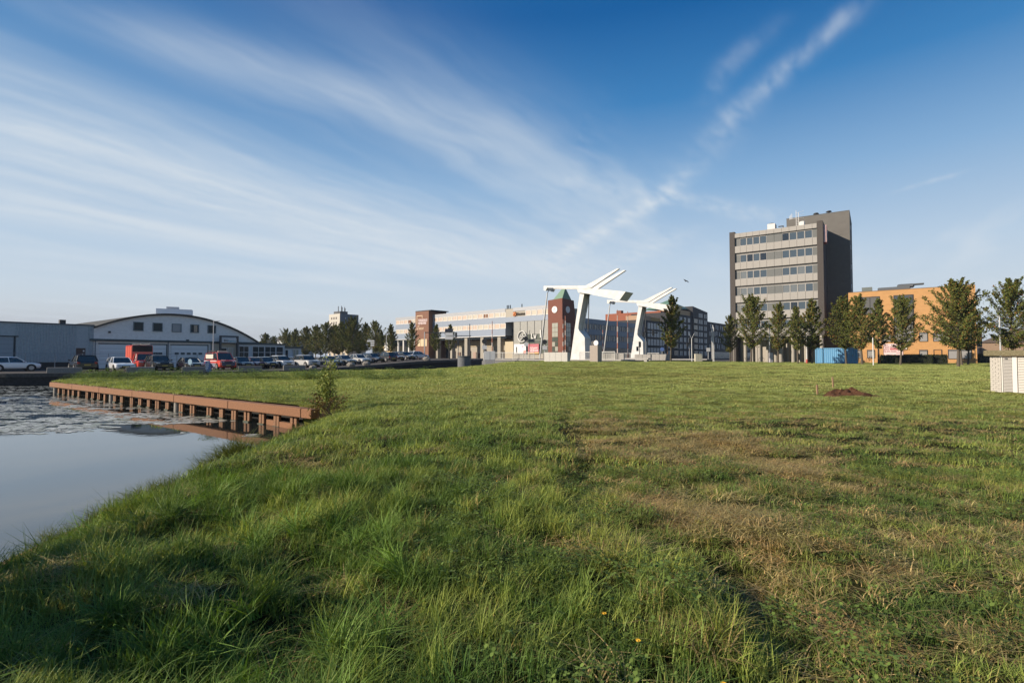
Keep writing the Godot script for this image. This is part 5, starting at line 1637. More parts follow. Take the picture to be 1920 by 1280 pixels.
	cg.disc_z(Vector3(0.05, 3.3, 0), 0.33, 0.1, 18)
	part(blk, "lamp_disc", cg, mat(0.72, 0.72, 0.7, 0.4))
	cg = G.new()
	cg.disc_z(Vector3(-0.4, 3.28, -0.05), 0.28, 0.14, 16)
	part(blk, "lamp_disc", cg, dark)
	var pw := thing("concrete_parapet", "pale concrete parapet wall at the bridge end below the clock tower", "parapet", p(4.1, 66.0), turn)
	for k in 4:
		cg = G.new()
		cg.bevel_box(Vector3(0.48 + k * 0.92, 1.5, -0.3), Vector3(0.91, 1.36, 0.6), 0.015)
		part(pw, "slab", cg, mat(0.60, 0.58, 0.54, 0.85, 0.0, 0.15, 0.5))
	for k in 3: boxp(pw, "black_chevron", Vector3(-0.1, 1.3 + k * 0.26, -0.28), Vector3(0.05, 1.44 + k * 0.26, 0.03), dark)
	for q in [[11.4, 66.6, 3.6, 1.05, "row of upright concrete slabs right of the beige column"], [17.2, 71.5, 2.6, 0.95, "low concrete wall stub with a bench in front"], [20.8, 76.0, 3.4, 1.0, "concrete slab wall beside the foot of the farther mast"]]:
		var w := thing("concrete_wall", q[4], "wall", p(q[0], q[1]), turn, "concrete walls at the bridge head")
		for k in int(q[2] / 0.6):
			cg = G.new()
			cg.bevel_box(Vector3(0.3 + k * 0.6, 1.0 + q[3] * 0.5, 0.02 * (k % 2)), Vector3(0.585, q[3], 0.25), 0.012)
			part(w, "slab", cg, mat(0.44, 0.42, 0.39, 0.9, 0.0, 0.25, 0.7))
	var bench := thing("stone_bench", "long pale stone bench in front of the concrete wall by the bridge", "bench", p(14.6, 66.2), turn)
	boxp(bench, "seat", Vector3(0, 1.28, -0.3), Vector3(3.4, 1.46, 0.3), conc)
	boxp(bench, "leg", Vector3(0.2, 0.7, -0.25), Vector3(0.6, 1.279, 0.25), conc)
	boxp(bench, "leg", Vector3(2.8, 0.7, -0.25), Vector3(3.2, 1.279, 0.25), conc)
	var cab := thing("switch_cabinet", "white switch cabinet on the bridge footway", "cabinet", p(-2.9, 67.5), 0.0)
	cg = G.new()
	cg.bevel_box(Vector3(0, 1.78, 0), Vector3(1.35, 1.15, 0.6), 0.02)
	part(cab, "cabinet_body", cg, mat(0.66, 0.66, 0.64, 0.5))
	boxp(cab, "door_seam", Vector3(-0.01, 1.25, 0.301), Vector3(0.01, 2.3, 0.31), dark)
	boxp(cab, "plinth", Vector3(-0.6, 0.6, -0.28), Vector3(0.6, 1.2, 0.28), conc)
	var cyl := thing("concrete_dolphin", "dark grey round concrete mooring pier at the canal edge left of the bridge", "pier", p(-5.7, 61.0))
	cg = G.new()
	cg.tube(Vector3(0, -1.5, 0), Vector3(0, 1.62, 0), 0.78, 0.78, 24)
	part(cyl, "shaft", cg, mat(0.16, 0.17, 0.18, 0.8, 0.0, 0.2, 0.6))
	cg = G.new()
	cg.tube(Vector3(0, 1.62, 0), Vector3(0, 1.72, 0), 0.86, 0.86, 24)
	part(cyl, "rim", cg, mat(0.12, 0.13, 0.14, 0.8))

# ---------------------------------------------------------------- trees
func make_tree(seed_at: int, H: float, clear: float, R: float, limbs: int, leaves: int, autumn: float) -> Array:
	rng.seed = seed_at
	var wood := G.new()
	var lean := Vector3(rng.randf_range(-0.2, 0.2), 0, rng.randf_range(-0.2, 0.2))
	wood.path([Vector3(0, -0.2, 0), lean * 0.3 + Vector3(0, clear * 0.5, 0), lean * 0.6 + Vector3(0, clear, 0), lean + Vector3(0, H * 0.55, 0), lean + Vector3(0.1, H * 0.93, 0)], 0.155, 0.03, 8)
	var br := G.new()
	var g := G.new()
	var az := rng.randf() * TAU
	for i in limbs:
		var u := pow((i + rng.randf()) / limbs, 0.9)
		az += 2.399 + rng.randf_range(-0.4, 0.4)
		var h := lerpf(clear * 0.92, H * 0.93, u)
		var f := pow(u / 0.28, 0.5) if u < 0.28 else pow((1.0 - u) / 0.72, 0.8)
		var l := R * maxf(f, 0.16) * rng.randf_range(0.70, 1.2)
		var el := lerpf(0.25, 1.05, u) + rng.randf_range(-0.15, 0.2)
		var dir := Vector3(cos(az) * cos(el), sin(el), sin(az) * cos(el))
		var a := lean * lerpf(0.5, 1.0, u) + Vector3(0, h - l * 0.25, 0)
		var l3 := l / maxf(cos(el), 0.45)
		var mid := a + dir * l3 * 0.55 + Vector3(0, -0.05 * l3, 0)
		var tip := a + dir * l3 + Vector3(0, 0.12 * l3, 0)
		br.path([a, mid, tip], 0.045, 0.008, 5)
		var turn := clampf(autumn + rng.randf_range(-0.35, 0.35), 0.0, 1.0)
		for k in leaves / limbs:
			var t := pow(rng.randf(), 0.6) * 1.03
			var q := a.lerp(mid, t / 0.55) if t < 0.55 else mid.lerp(tip, (t - 0.55) / 0.45)
			var s := rng.randf_range(0.10, 0.55) * (1.05 - 0.72 * t) * sqrt(l)
			var o := Vector3(rng.randfn(), rng.randfn() * 0.7, rng.randfn()) * s * 0.62
			q += o
			var n := (o.normalized() * 0.5 + dir * 0.3 + Vector3(rng.randfn(), rng.randfn() + 0.4, rng.randfn())).normalized()
			var e := n.cross(Vector3(rng.randfn(), rng.randfn(), rng.randfn())).normalized()
			var w := n.cross(e)
			var z := rng.randf_range(0.075, 0.13)
			var c := Color(0.062, 0.082, 0.022).lerp(Color(0.120, 0.130, 0.032), rng.randf())
			if rng.randf() < 0.10 + 0.5 * turn: c = c.lerp(Color(0.17, 0.12, 0.025), rng.randf() * 0.8)
			if rng.randf() < 0.03 + 0.12 * turn: c = Color(0.17, 0.075, 0.02)
			g.col = c
			g.tri_n(q - e * z, q + w * z * 0.6, q + e * z, n, n, n)
			g.tri_n(q - e * z, q + e * z, q - w * z * 0.6, n, n, n)
	return [wood.mesh(), br.mesh(), g.mesh()]

func build_trees() -> void:
	var bark: StandardMaterial3D = mat(0.155, 0.125, 0.09, 0.9, 0.0, 0.35, 3.0)
	var leaf := leafy(0.55, 0.5)
	var protos := []
	# height 10: wide, medium and narrow crowns
	for q in [[21, 2.5, 3.3, 70, 12500, 0.15], [22, 2.4, 3.1, 68, 12500, 0.4], [23, 2.5, 2.8, 64, 11500, 0.2], [24, 2.6, 2.4, 60, 10500, 0.1], [25, 2.5, 2.1, 56, 9500, 0.35], [26, 2.6, 1.8, 52, 8500, 0.15]]:
		protos.append(make_tree(q[0], 10.0, q[1], q[2], q[3], q[4], q[5]))
	var first := {}
	# x, depth, height, prototype, label
	var list := [
		[21.7, 70.0, 9.3, 4, "lone slender tree on the grass in front of the farther drawbridge mast"],
		[38.4, 90.0, 8.6, 4, "small tree half hidden at the far left corner of the office tower"],
		[36.4, 78.0, 10.4, 2, "broad tree in front of the left end of the office tower"],
		[49.4, 95.0, 11.3, 4, "narrow tree in front of the middle of the office tower"],
		[48.6, 87.0, 10.0, 5, "narrow tree just left of the tower's right pier"],
		[46.9, 80.0, 10.3, 4, "tree in front of the tower's right pier beside the blue container"],
		[49.0, 75.0, 10.2, 3, "full tree whose trunk stands in front of the blue container"],
		[49.6, 72.5, 10.1, 4, "dark tree right of the blue container, left one before the orange wall"],
		[60.2, 84.0, 11.0, 5, "thin tree behind the pink billboard at the orange building"],
		[54.6, 72.0, 9.8, 2, "broad tree hiding the tall window of the orange building"],
		[52.3, 60.0, 10.3, 1, "largest tree, with yellowing leaves, before the right end of the orange building"],
		[60.2, 68.5, 9.6, 3, "tree close behind the largest tree, second trunk of three"],
		[66.4, 74.5, 9.4, 4, "tree behind the largest tree, rightmost dark trunk of three"],
		[56.8, 58.0, 9.8, 0, "wide open tree rising behind the white transformer cabin"],
		[67.5, 65.0, 9.2, 1, "tree at the very right edge of the picture behind the cabin"],
	]
	var ord := ["leftmost", "second", "third", "fourth", "fifth", "sixth", "seventh", "eighth", "ninth", "tenth", "eleventh", "twelfth", "thirteenth"]
	var row := [[487, 641, 160], [499, 626, 165], [514, 631, 172], [533, 619, 165], [552, 617, 160], [571, 614, 155], [592, 611, 150], [610, 605, 145], [626, 610, 150], [642, 604, 140], [660, 597, 135], [684, 606, 140], [705, 603, 130]]
	for i in row.size():
		var q: Array = row[i]
		var x: float = (q[0] - 960.0) / 960.0 * q[2]
		var y := city_y(x, q[2])
		list.append([x, float(q[2]), 1.6 + (671.0 - q[1]) / 960.0 * q[2] - y, [2, 1, 3, 0, 3, 1, 2][i % 7], "dark pointed tree, %s from the left in the row beyond the parked cars" % ord[i]])
	for q in [[713, 616, 128, 5, "small pointed tree at the right end of the tree row beside the white dormer"], [733, 606, 122, 4, "dark tree standing alone left of the office block"], [773, 602, 114, 4, "dark tree in front of the left end of the office block"], [817, 606, 112, 5, "narrow tree hiding the right edge of the brown sign tower"], [843, 606, 125, 5, "small tree showing above the white direction boards"]]:
		var x: float = (q[0] - 960.0) / 960.0 * q[2]
		list.append([x, float(q[2]), 1.6 + (669.0 - q[1]) / 960.0 * q[2] - city_y(x, q[2]), q[3], q[4]])
	for q in [[493, 638, 182, 1], [523, 634, 188, 2], [543, 630, 180, 0], [581, 628, 178, 1], [601, 624, 172, 2], [634, 622, 168, 1], [651, 618, 160, 2], [672, 622, 158, 1]]:
		var x: float = (q[0] - 960.0) / 960.0 * q[2]
		list.append([x, float(q[2]), 1.6 + (671.0 - q[1]) / 960.0 * q[2] - city_y(x, q[2]), q[3], "dark tree in the second line behind the yard's tree row, at %s" % ["its left end", "tree three", "tree five", "tree six", "tree seven", "the tower's pale end", "the tower's middle", "the tower's right"][[493, 523, 543, 581, 601, 634, 651, 672].find(q[0])]])
	for q in list:
		var on_field: bool = q[0] > 0.0 and q[1] < 112.0
		var y: float = field_y(q[0], q[1]) if on_field else city_y(q[0], q[1])
		var o: Node3D
		var group := "street trees before the tower and the orange building" if on_field else "pointed trees beyond the yard"
		if not first.has(q[3]):
			var pr: Array = protos[q[3]]
			o = thing("street_tree", q[4], "tree", p(q[0], q[1], y), fposmod(q[0] * 1.7, TAU))
			put(o, "trunk", pr[0], bark)
			put(o, "branches", pr[1], bark)
			put(o, "crown", pr[2], leaf)
			o.scale = Vector3.ONE * q[2] / 10.0
			first[q[3]] = o
		else:
			o = copy_of(first[q[3]], q[4], p(q[0], q[1], y), fposmod(q[0] * 1.7, TAU), q[2] / 10.0)
		var sx := 1.0 + 0.13 * sin(q[0] * 3.7)
		o.scale *= Vector3(sx, 1.0, 2.0 - sx)
		o.rotation.z = 0.03 * sin(q[0] * 5.1 + q[1])
		o.set_meta("group", group)
	# sapling and bramble at the corner of the pond
	var sap := thing("sapling", "young green sapling at the near end of the timber beam", "sapling", p(-6.0, 16.9, field_y(-6.0, 16.9)))
	rng.seed = 91
	var st := G.new()
	var lv := G.new()
	for i in 5:
		var a := rng.randf() * TAU
		var tip := Vector3(cos(a) * 0.25, rng.randf_range(1.2, 2.0), sin(a) * 0.25)
		st.path([Vector3(cos(a) * 0.05, -0.05, sin(a) * 0.05), tip * 0.5 + Vector3(0.02, 0.05, 0), tip], 0.014, 0.004, 5)
		for k in 300:
			var t := pow(rng.randf(), 0.6)
			if t < 0.25: continue
			var q := tip * t + Vector3(rng.randfn(), rng.randfn() * 0.6, rng.randfn()) * 0.12
			var n := Vector3(rng.randfn(), rng.randfn() + 0.5, rng.randfn()).normalized()
			var e := n.cross(Vector3(rng.randfn(), rng.randfn(), rng.randfn())).normalized()
			var w := n.cross(e)
			var z := rng.randf_range(0.025, 0.05)
			lv.col = Color(0.12, 0.17, 0.040).lerp(Color(0.25, 0.25, 0.055), rng.randf() * (0.4 + 0.6 * t))
			lv.tri_n(q - e * z, q + w * z * 0.6, q + e * z, n, n, n)
			lv.tri_n(q - e * z, q + e * z, q - w * z * 0.6, n, n, n)
	part(sap, "stem", st, bark)
	part(sap, "leaves", lv, leaf)
	var bram := thing("bramble", "reddish bramble and dead stalks at the foot of the sapling", "bramble", p(-5.8, 16.2, field_y(-5.8, 16.2)))
	st = G.new()
	lv = G.new()
	for i in 26:
		var a := rng.randf() * TAU
		var l := rng.randf_range(0.4, 1.0)
		var tip := Vector3(cos(a) * l * 0.75, rng.randf_range(0.15, 0.75), sin(a) * l * 0.6)
		var mid := tip * 0.5 + Vector3(0, 0.22, 0)
		st.path([Vector3(rng.randf_range(-0.3, 0.3), -0.05, rng.randf_range(-0.3, 0.3)), mid, tip], 0.008, 0.003, 4)
		for k in 22:
			var q := mid.lerp(tip, rng.randf()) + Vector3(rng.randfn(), rng.randfn(), rng.randfn()) * 0.07
			var n := Vector3(rng.randfn(), rng.randfn() + 0.5, rng.randfn()).normalized()
			var e := n.cross(Vector3(rng.randfn(), rng.randfn(), rng.randfn())).normalized()
			var w := n.cross(e)
			var z := rng.randf_range(0.02, 0.045)
			lv.col = Color(0.14, 0.06, 0.03).lerp(Color(0.12, 0.12, 0.03), rng.randf())
			lv.tri_n(q - e * z, q + w * z * 0.6, q + e * z, n, n, n)
			lv.tri_n(q - e * z, q + e * z, q - w * z * 0.6, n, n, n)
	part(bram, "stem", st, mat(0.10, 0.05, 0.03))
	part(bram, "leaves", lv, leaf)
	# shrubs on the near bank, left of the camera, whose long shadows fall over the foreground
	for q in [[-5.0, 2.5, 2.2, "tallest leafy shrub on the pond bank left of the camera"], [-4.7, 1.2, 1.6, "lower leafy shrub on the pond bank beside the camera"], [-5.3, 3.9, 1.6, "leafy shrub on the pond bank farthest ahead of the camera"]]:
		var sh := thing("bank_shrub", q[3], "shrub", p(q[0], q[1], field_y(q[0], q[1])))
		st = G.new()
		lv = G.new()
		for i in 30:
			var a := rng.randf() * TAU
			var tip := Vector3(cos(a) * rng.randf_range(0.15, 0.75), q[2] * rng.randf_range(0.4, 1.0), sin(a) * rng.randf_range(0.15, 0.85))
			st.path([Vector3(cos(a) * 0.1, -0.1, sin(a) * 0.1), tip * 0.6, tip], 0.02, 0.005, 5)
			for k in 230:
				var v := tip * rng.randf_range(0.15, 1.05) + Vector3(rng.randfn(), rng.randfn(), rng.randfn()) * 0.12
				var n := Vector3(rng.randfn(), rng.randfn() + 0.5, rng.randfn()).normalized()
				var e := n.cross(Vector3(rng.randfn(), rng.randfn(), rng.randfn())).normalized()
				var w := n.cross(e)
				lv.col = Color(0.06, 0.10, 0.025) * rng.randf_range(0.7, 1.3)
				lv.tri_n(v - e * 0.065, v + w * 0.04, v + e * 0.065, n, n, n)
				lv.tri_n(v - e * 0.065, v + e * 0.065, v - w * 0.04, n, n, n)
		part(sh, "stem", st, bark)
		part(sh, "leaves", lv, leaf)
	# clipped hedges in front of the orange building
	for q in [[1651, 1674, 84.0, 1.55, 1.6, "clipped hedge below the pink billboard", 0], [1676, 1736, 86.0, 1.5, 0.6, "dark hedge behind the thin trunk in front of the orange wall", 1], [1741, 1770, 85.0, 1.6, 0.5, "dark clipped hedge with a rounded end right of the person-high shrub", 2], [1834, 1862, 92.0, 1.7, 0.5, "dark hedge between the orange building and the white cabin", 3]]:
		var x0: float = (q[0] - 960.0) / 960.0 * q[2]
		var x1: float = (q[1] - 960.0) / 960.0 * q[2]
		var hd := thing("hedge", q[5], "hedge", p(x0, q[2], field_y(x0, q[2])), yaw(0.95, -0.3), "hedges before the orange building")
		var g := G.new()
		var w: float = x1 - x0
		for k in int(w * 620):
			var c := Vector3(rng.randf() * w, rng.randf() * q[3], rng.randf_range(-0.5, 0.5))
			var n := Vector3(rng.randfn(), rng.randfn() + 0.4, rng.randfn()).normalized()
			var e := n.cross(Vector3(rng.randfn(), rng.randfn(), rng.randfn())).normalized()
			var v := n.cross(e)
			g.col = Color(0.05, 0.07, 0.016) * q[4] * rng.randf_range(0.7, 1.3)
			g.tri_n(c - e * 0.09, c + v * 0.06, c + e * 0.09, n, n, n)
			g.tri_n(c - e * 0.09, c + e * 0.09, c - v * 0.06, n, n, n)
		part(hd, "leaves", g, leaf)
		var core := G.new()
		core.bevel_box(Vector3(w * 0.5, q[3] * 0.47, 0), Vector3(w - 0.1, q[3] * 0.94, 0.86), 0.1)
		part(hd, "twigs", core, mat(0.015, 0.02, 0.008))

# ---------------------------------------------------------------- cars
# profile numbers: length, width, height, belt height, windscreen base, windscreen top, rear top, rear base, nose height, tail height
const KINDS := {
	"hatch": [4.1, 1.76, 1.50, 0.92, 0.85, 0.15, -1.55, -1.98, 0.78, 0.90],
	"sedan": [4.6, 1.80, 1.45, 0.92, 0.85, 0.15, -1.15, -1.75, 0.76, 0.92],
	"estate": [4.6, 1.78, 1.48, 0.92, 0.90, 0.25, -1.85, -2.20, 0.76, 0.92],
	"suv": [4.5, 1.88, 1.68, 1.05, 0.85, 0.20, -1.75, -2.15, 0.95, 1.05],
	"van": [5.1, 1.95, 2.02, 1.15, 1.75, 1.00, -2.40, -2.52, 1.05, 1.15],
	"truck": [5.4, 2.05, 1.90, 1.10, 1.85, 1.20, 0.35, 0.20, 1.05, 1.05],
}

func make_car(kind: String, paint: Material, label: String, category: String, at: Vector3, turn: float) -> Node3D:
	var k: Array = KINDS[kind]
	var o := thing("parked_%s" % ("car" if kind in ["hatch", "sedan", "estate", "suv"] else kind), label, category, at, turn, "vehicles parked in the yard")
	var L: float = k[0] * 0.5
	var W: float = k[1] * 0.5
	var H: float = k[2]
	var B: float = k[3]
	var black: StandardMaterial3D = mat(0.012, 0.012, 0.014, 0.6)
	var glass: StandardMaterial3D = mat(0.018, 0.026, 0.032, 0.04, 0.0, 0.0, 0.4, 0.9)
	# body: cross sections along the length
	var st := [[-L, 0.42, k[9] - 0.18, 0.80], [-L + 0.06, 0.30, k[9] - 0.03, 0.92], [-L + 0.45, 0.26, maxf(k[9], B - 0.04), 0.98], [-L * 0.4, 0.24, B, 1.0], [0.1, 0.24, B, 1.0], [k[4], 0.25, B - 0.02, 0.99], [lerpf(k[4], L, 0.55), 0.26, lerpf(B, k[8], 0.55) + 0.02, 0.97], [L - 0.12, 0.30, k[8], 0.90], [L, 0.42, k[8] - 0.16, 0.76]]
	var rings := []
	for s in st:
		var w: float = W * s[3]
		var m := (float(s[1]) + float(s[2])) * 0.5
		rings.append(PackedVector3Array([
			Vector3(s[0], s[1], -w * 0.86), Vector3(s[0], s[1] + 0.12, -w), Vector3(s[0], m, -w * 1.0), Vector3(s[0], s[2] - 0.07, -w * 0.97), Vector3(s[0], s[2], -w * 0.85),
			Vector3(s[0], s[2] + 0.025, 0),
			Vector3(s[0], s[2], w * 0.85), Vector3(s[0], s[2] - 0.07, w * 0.97), Vector3(s[0], m, w * 1.0), Vector3(s[0], s[1] + 0.12, w), Vector3(s[0], s[1], w * 0.86)]))
	var g := G.new()
	g.loft(rings, true, true)
	var body := part(o, "body", g, paint)
	# glass house
	var wb := W * 0.86
	var wt := W * 0.70
	var f0 := Vector3(k[4], B + 0.005, 0); var f1 := Vector3(k[5], H - 0.07, 0); var r1 := Vector3(k[6], H - 0.07, 0); var r0 := Vector3(k[7], B + 0.005, 0)
	var zb := Vector3(0, 0, wb); var zt := Vector3(0, 0, wt)
	var inside := Vector3((k[4] + k[7]) * 0.5, (B + H) * 0.5, 0)
	g = G.new(); g.quad_out(f0 - zb, f1 - zt, f1 + zt, f0 + zb, inside); part(o, "windscreen", g, glass)
	if kind != "van":
		g = G.new(); g.quad_out(r0 - zb, r1 - zt, r1 + zt, r0 + zb, inside); part(o, "rear_window", g, glass)
	for s in [-1.0, 1.0]:
		var b0 := f0.lerp(r0, 0.46); var b1 := f1.lerp(r1, 0.40)
		for q in [[f0, f1, b1, b0], [b0, b1, r1, r0]]:
			g = G.new()
			g.quad_out(q[0] + zb * s, q[1] + zt * s, q[2] + zt * s, q[3] + zb * s, inside)
			part(o, "side_window", g, glass)
		for q in [[f0, f1, 0.045], [b0, b1, 0.035], [r0, r1, 0.07]]:
			var pil := G.new()
			pil.tube(q[0] + zb * s * 1.01, q[1] + zt * s * 1.01, q[2], q[2], 6)
			part(o, "pillar", pil, paint if kind != "suv" else black)
		var mir := G.new()
		mir.bevel_box(Vector3(k[4] - 0.25, B + 0.10, s * (W + 0.10)), Vector3(0.12, 0.14, 0.20), 0.03)
		part(o, "mirror", mir, paint)
	var rf := G.new()
	var hi := Vector3(0, 0.085, 0)
	rf.loft([
		PackedVector3Array([f1 - zt * 1.03, f1 - zt * 0.8 + hi * 0.5, f1 + zt * 0.8 + hi * 0.5, f1 + zt * 1.03]),
		PackedVector3Array([f1.lerp(r1, 0.3) - zt * 1.04, f1.lerp(r1, 0.3) - zt * 0.82 + hi, f1.lerp(r1, 0.3) + zt * 0.82 + hi, f1.lerp(r1, 0.3) + zt * 1.04]),
		PackedVector3Array([r1 - zt * 1.03 + Vector3(-0.06, 0, 0), r1 - zt * 0.8 + hi * 0.75, r1 + zt * 0.8 + hi * 0.75, r1 + zt * 1.03 + Vector3(-0.06, 0, 0)])], true, true)
	part(o, "roof", rf, paint)
	# wheels
	var tyre := G.new()
	var wr := 0.33 if kind in ["hatch", "sedan", "estate"] else 0.37
	tyre.tube(Vector3(0, 0, -0.11), Vector3(0, 0, 0.11), wr, wr, 18)
	var rim := G.new()
	rim.tube(Vector3(0, 0, -0.118), Vector3(0, 0, 0.118), wr * 0.66, wr * 0.66, 12)
	var tm := tyre.mesh(); var rmesh := rim.mesh()
	var arch := G.new()
	arch.tube(Vector3(0, 0, -0.02), Vector3(0, 0, 0.02), wr + 0.07, wr + 0.07, 18)
	var am := arch.mesh()
	for x in [L - 0.82, -L + 0.80]:
		for s in [-1.0, 1.0]:
			put(o, "wheel_arch", am, black, Vector3(x, wr + 0.01, s * (W - 0.012)))
			var t := put(o, "wheel", tm, mat(0.02, 0.02, 0.02, 0.9), Vector3(x, wr, s * (W - 0.08)))
			put(t, "rim", rmesh, mat(0.42, 0.42, 0.43, 0.35, 0.7))
	# lights, grille, plates
	for s in [-1.0, 1.0]:
		g = G.new(); g.bevel_box(Vector3(L - 0.07, k[8] - 0.12, s * W * 0.62), Vector3(0.16, 0.14, W * 0.36), 0.03, Basis(Vector3.UP, s * -0.35))
		part(o, "headlight", g, mat(0.50, 0.54, 0.57, 0.08, 0.0, 0.0, 0.4, 0.9))
		g = G.new(); g.bevel_box(Vector3(-L + 0.03, k[9] - 0.16, s * W * 0.72), Vector3(0.14, 0.22, W * 0.26), 0.03)
		part(o, "tail_light", g, mat(0.30, 0.02, 0.015, 0.15))
	g = G.new(); g.bevel_box(Vector3(L - 0.005, k[8] - 0.22, 0), Vector3(0.06, 0.13, W * 0.8), 0.015); g.bevel_box(Vector3(L - 0.03, 0.42, 0), Vector3(0.07, 0.13, W * 1.2), 0.015)
	part(o, "grille", g, black)
	boxp(o, "number_plate", Vector3(L + 0.0, 0.48, -0.26), Vector3(L + 0.045, 0.59, 0.26), mat(0.40, 0.30, 0.05, 0.5))
	boxp(o, "number_plate", Vector3(-L - 0.03, k[9] - 0.42, -0.26), Vector3(-L + 0.02, k[9] - 0.31, 0.26), mat(0.40, 0.30, 0.05, 0.5))
	return o

func paint_of(r: float, g: float, b: float) -> StandardMaterial3D:
	var key := "paint%s,%s,%s" % [r, g, b]
	if mats.has(key): return mats[key]
	var m := StandardMaterial3D.new()
	m.albedo_color = lin(r, g, b)
	m.roughness = 0.3
	m.clearcoat_enabled = true
	m.clearcoat = 1.0
	m.clearcoat_roughness = 0.04
	mats[key] = m
	return m

func build_cars() -> void:
	var white := paint_of(0.66, 0.67, 0.68)
	var silver := paint_of(0.42, 0.42, 0.41)
	var black := paint_of(0.010, 0.011, 0.013)
	var grey := paint_of(0.07, 0.08, 0.09)
	var navy := paint_of(0.012, 0.02, 0.04)
	var maroon := paint_of(0.07, 0.008, 0.012)
	var red := paint_of(0.55, 0.045, 0.025)
	var pale := paint_of(0.45, 0.50, 0.55)
	var fwd := yaw(0.748, -0.664)
	var back := yaw(-0.748, 0.664)
	var across := yaw(0.613, 0.79)
	var list := [
		[26, 54.0, "hatch", white, across, "white hatchback seen from its side at the left edge of the yard", "car"],
		[-8, 58.5, "hatch", white, across, "second white hatchback, mostly hidden behind the first at the left edge", "car"],
		[156, 53.0, "suv", black, back, "black estate car showing its rear in front of the shed's dark door", "car"],
		[226, 52.5, "estate", white, fwd, "white estate car with its front towards us before the first roller door", "car"],
		[298, 57.0, "suv", black, fwd, "large black off-road car beside the red service truck", "car"],
		[357, 58.5, "sedan", black, fwd, "black saloon car behind the round blue sign", "car"],
		[453, 64.0, "hatch", black, fwd, "black hatchback right of the red emergency van", "car"],
		[477, 67.5, "sedan", maroon, fwd, "dark car with a bright roof before the first extension window", "car"],
		[499, 68.0, "hatch", black, fwd, "black car before the extension windows, left of the white people carrier", "car"],
		[528, 70.5, "suv", white, fwd, "white people carrier before the end of the extension windows", "car"],
		[548, 73.5, "hatch", navy, back, "dark car between the white people carrier and the silver off-road car", "car"],
		[575, 70.0, "suv", silver, fwd, "silver off-road car with its lit side towards us above the last concrete block", "car"],
		[617, 72.0, "sedan", grey, fwd, "grey saloon car behind the sapling's tip", "car"],
		[645, 74.5, "sedan", grey, fwd, "dark green-grey saloon car behind the largest boulder", "car"],
		[673, 77.5, "sedan", silver, fwd, "silver saloon car above the second boulder", "car"],
		[699, 80.0, "estate", navy, fwd, "dark blue estate car above the third boulder", "car"],
		[723, 80.0, "hatch", black, back, "black hatchback showing its tail below the white dormer", "car"],
		[737, 85.0, "sedan", maroon, fwd, "maroon saloon car behind the black hatchback", "car"],
		[758, 89.0, "estate", black, fwd, "black estate car left of the pale hatchback", "car"],
		[784, 96.0, "hatch", pale, across, "pale silver hatchback seen from the side at the right end of the yard", "car"],
		[641, 92.0, "sedan", white, across, "white car with a blue windscreen strip in the second row", "car"],
	]
	for q in list:
		var x: float = (q[0] - 960.0) / 960.0 * q[1]
		make_car(q[2], q[3], q[5], q[6], p(x, q[1], city_y(x, q[1]) + 0.01), q[4])
	# emergency van: red with white and blue bands, light bar and dark roof rack
	var vx := (413.0 - 960.0) / 960.0 * 60.0
	var v := make_car("van", red, "red emergency van with white stripes, blue front and roof rack", "van", p(vx, 60.0, city_y(vx, 60.0) + 0.01), fwd)
	var w2 := mat(0.80, 0.78, 0.76, 0.4)
	for s in [-1.0, 1.0]:
		boxp(v, "stripe", Vector3(-2.3, 0.98, s * 0.945), Vector3(1.7, 1.06, s * 0.985), w2)
		boxp(v, "stripe", Vector3(-2.3, 0.34, s * 0.95), Vector3(1.2, 0.78, s * 0.982), mat(0.03, 0.05, 0.16, 0.4))
		for k in 5:
			var g := G.new()
			g.box(Vector3(-0.1 + k * 0.34, 0.58, s * 0.984), Vector3(0.07, 0.5, 0.012), Basis(Vector3.BACK, -0.5))
			part(v, "slanted_stripe", g, w2)
		boxp(v, "cream_panel", Vector3(-2.2, 1.3, s * 0.80), Vector3(0.2, 1.78, s * 0.85), mat(0.78, 0.72, 0.62, 0.3))
	boxp(v, "blue_front", Vector3(2.51, 0.5, -0.7), Vector3(2.56, 0.98, 0.7), mat(0.02, 0.035, 0.10, 0.3))
	for s in [-1.0, 1.0]:
		var g := G.new()
		g.box(Vector3(2.05, 1.13, s * 0.35), Vector3(0.5, 0.02, 0.10), Basis(Vector3.UP, s * 0.6))
		part(v, "chevron", g, w2)
	boxp(v, "light_bar", Vector3(0.7, 2.05, -0.55), Vector3(0.9, 2.17, 0.55), mat(0.75, 0.55, 0.5, 0.3))
	var rk := G.new()
	for s in [-0.6, 0.0, 0.6]: rk.tube(Vector3(-2.2, 2.17, s), Vector3(0.4, 2.17, s), 0.05, 0.05, 6)
	for s in 4: rk.tube(Vector3(-2.1 + s * 0.8, 2.14, -0.7), Vector3(-2.1 + s * 0.8, 2.14, 0.7), 0.04, 0.04, 6)
	part(v, "roof_rack", rk, mat(0.02, 0.02, 0.02))
	# red service truck with a boxed body
	var tx := (266.0 - 960.0) / 960.0 * 59.5
	var t := make_car("truck", red, "red service truck with a high box body behind the white estate car", "truck", p(tx, 59.5, city_y(tx, 59.5) + 0.01), fwd)
	var g2 := G.new()
	g2.bevel_box(Vector3(-1.35, 2.0, 0), Vector3(2.9, 1.7, 2.0), 0.05)
	part(t, "box_body", g2, red)
	for k in 3:
		boxp(t, "locker_door", Vector3(-2.7 + k * 0.95, 1.3, 1.0), Vector3(-1.85 + k * 0.95, 2.7, 1.03), mat(0.62, 0.10, 0.06, 0.4))
		boxp(t, "locker_door", Vector3(-2.7 + k * 0.95, 1.3, -1.03), Vector3(-1.85 + k * 0.95, 2.7, -1.0), mat(0.62, 0.10, 0.06, 0.4))
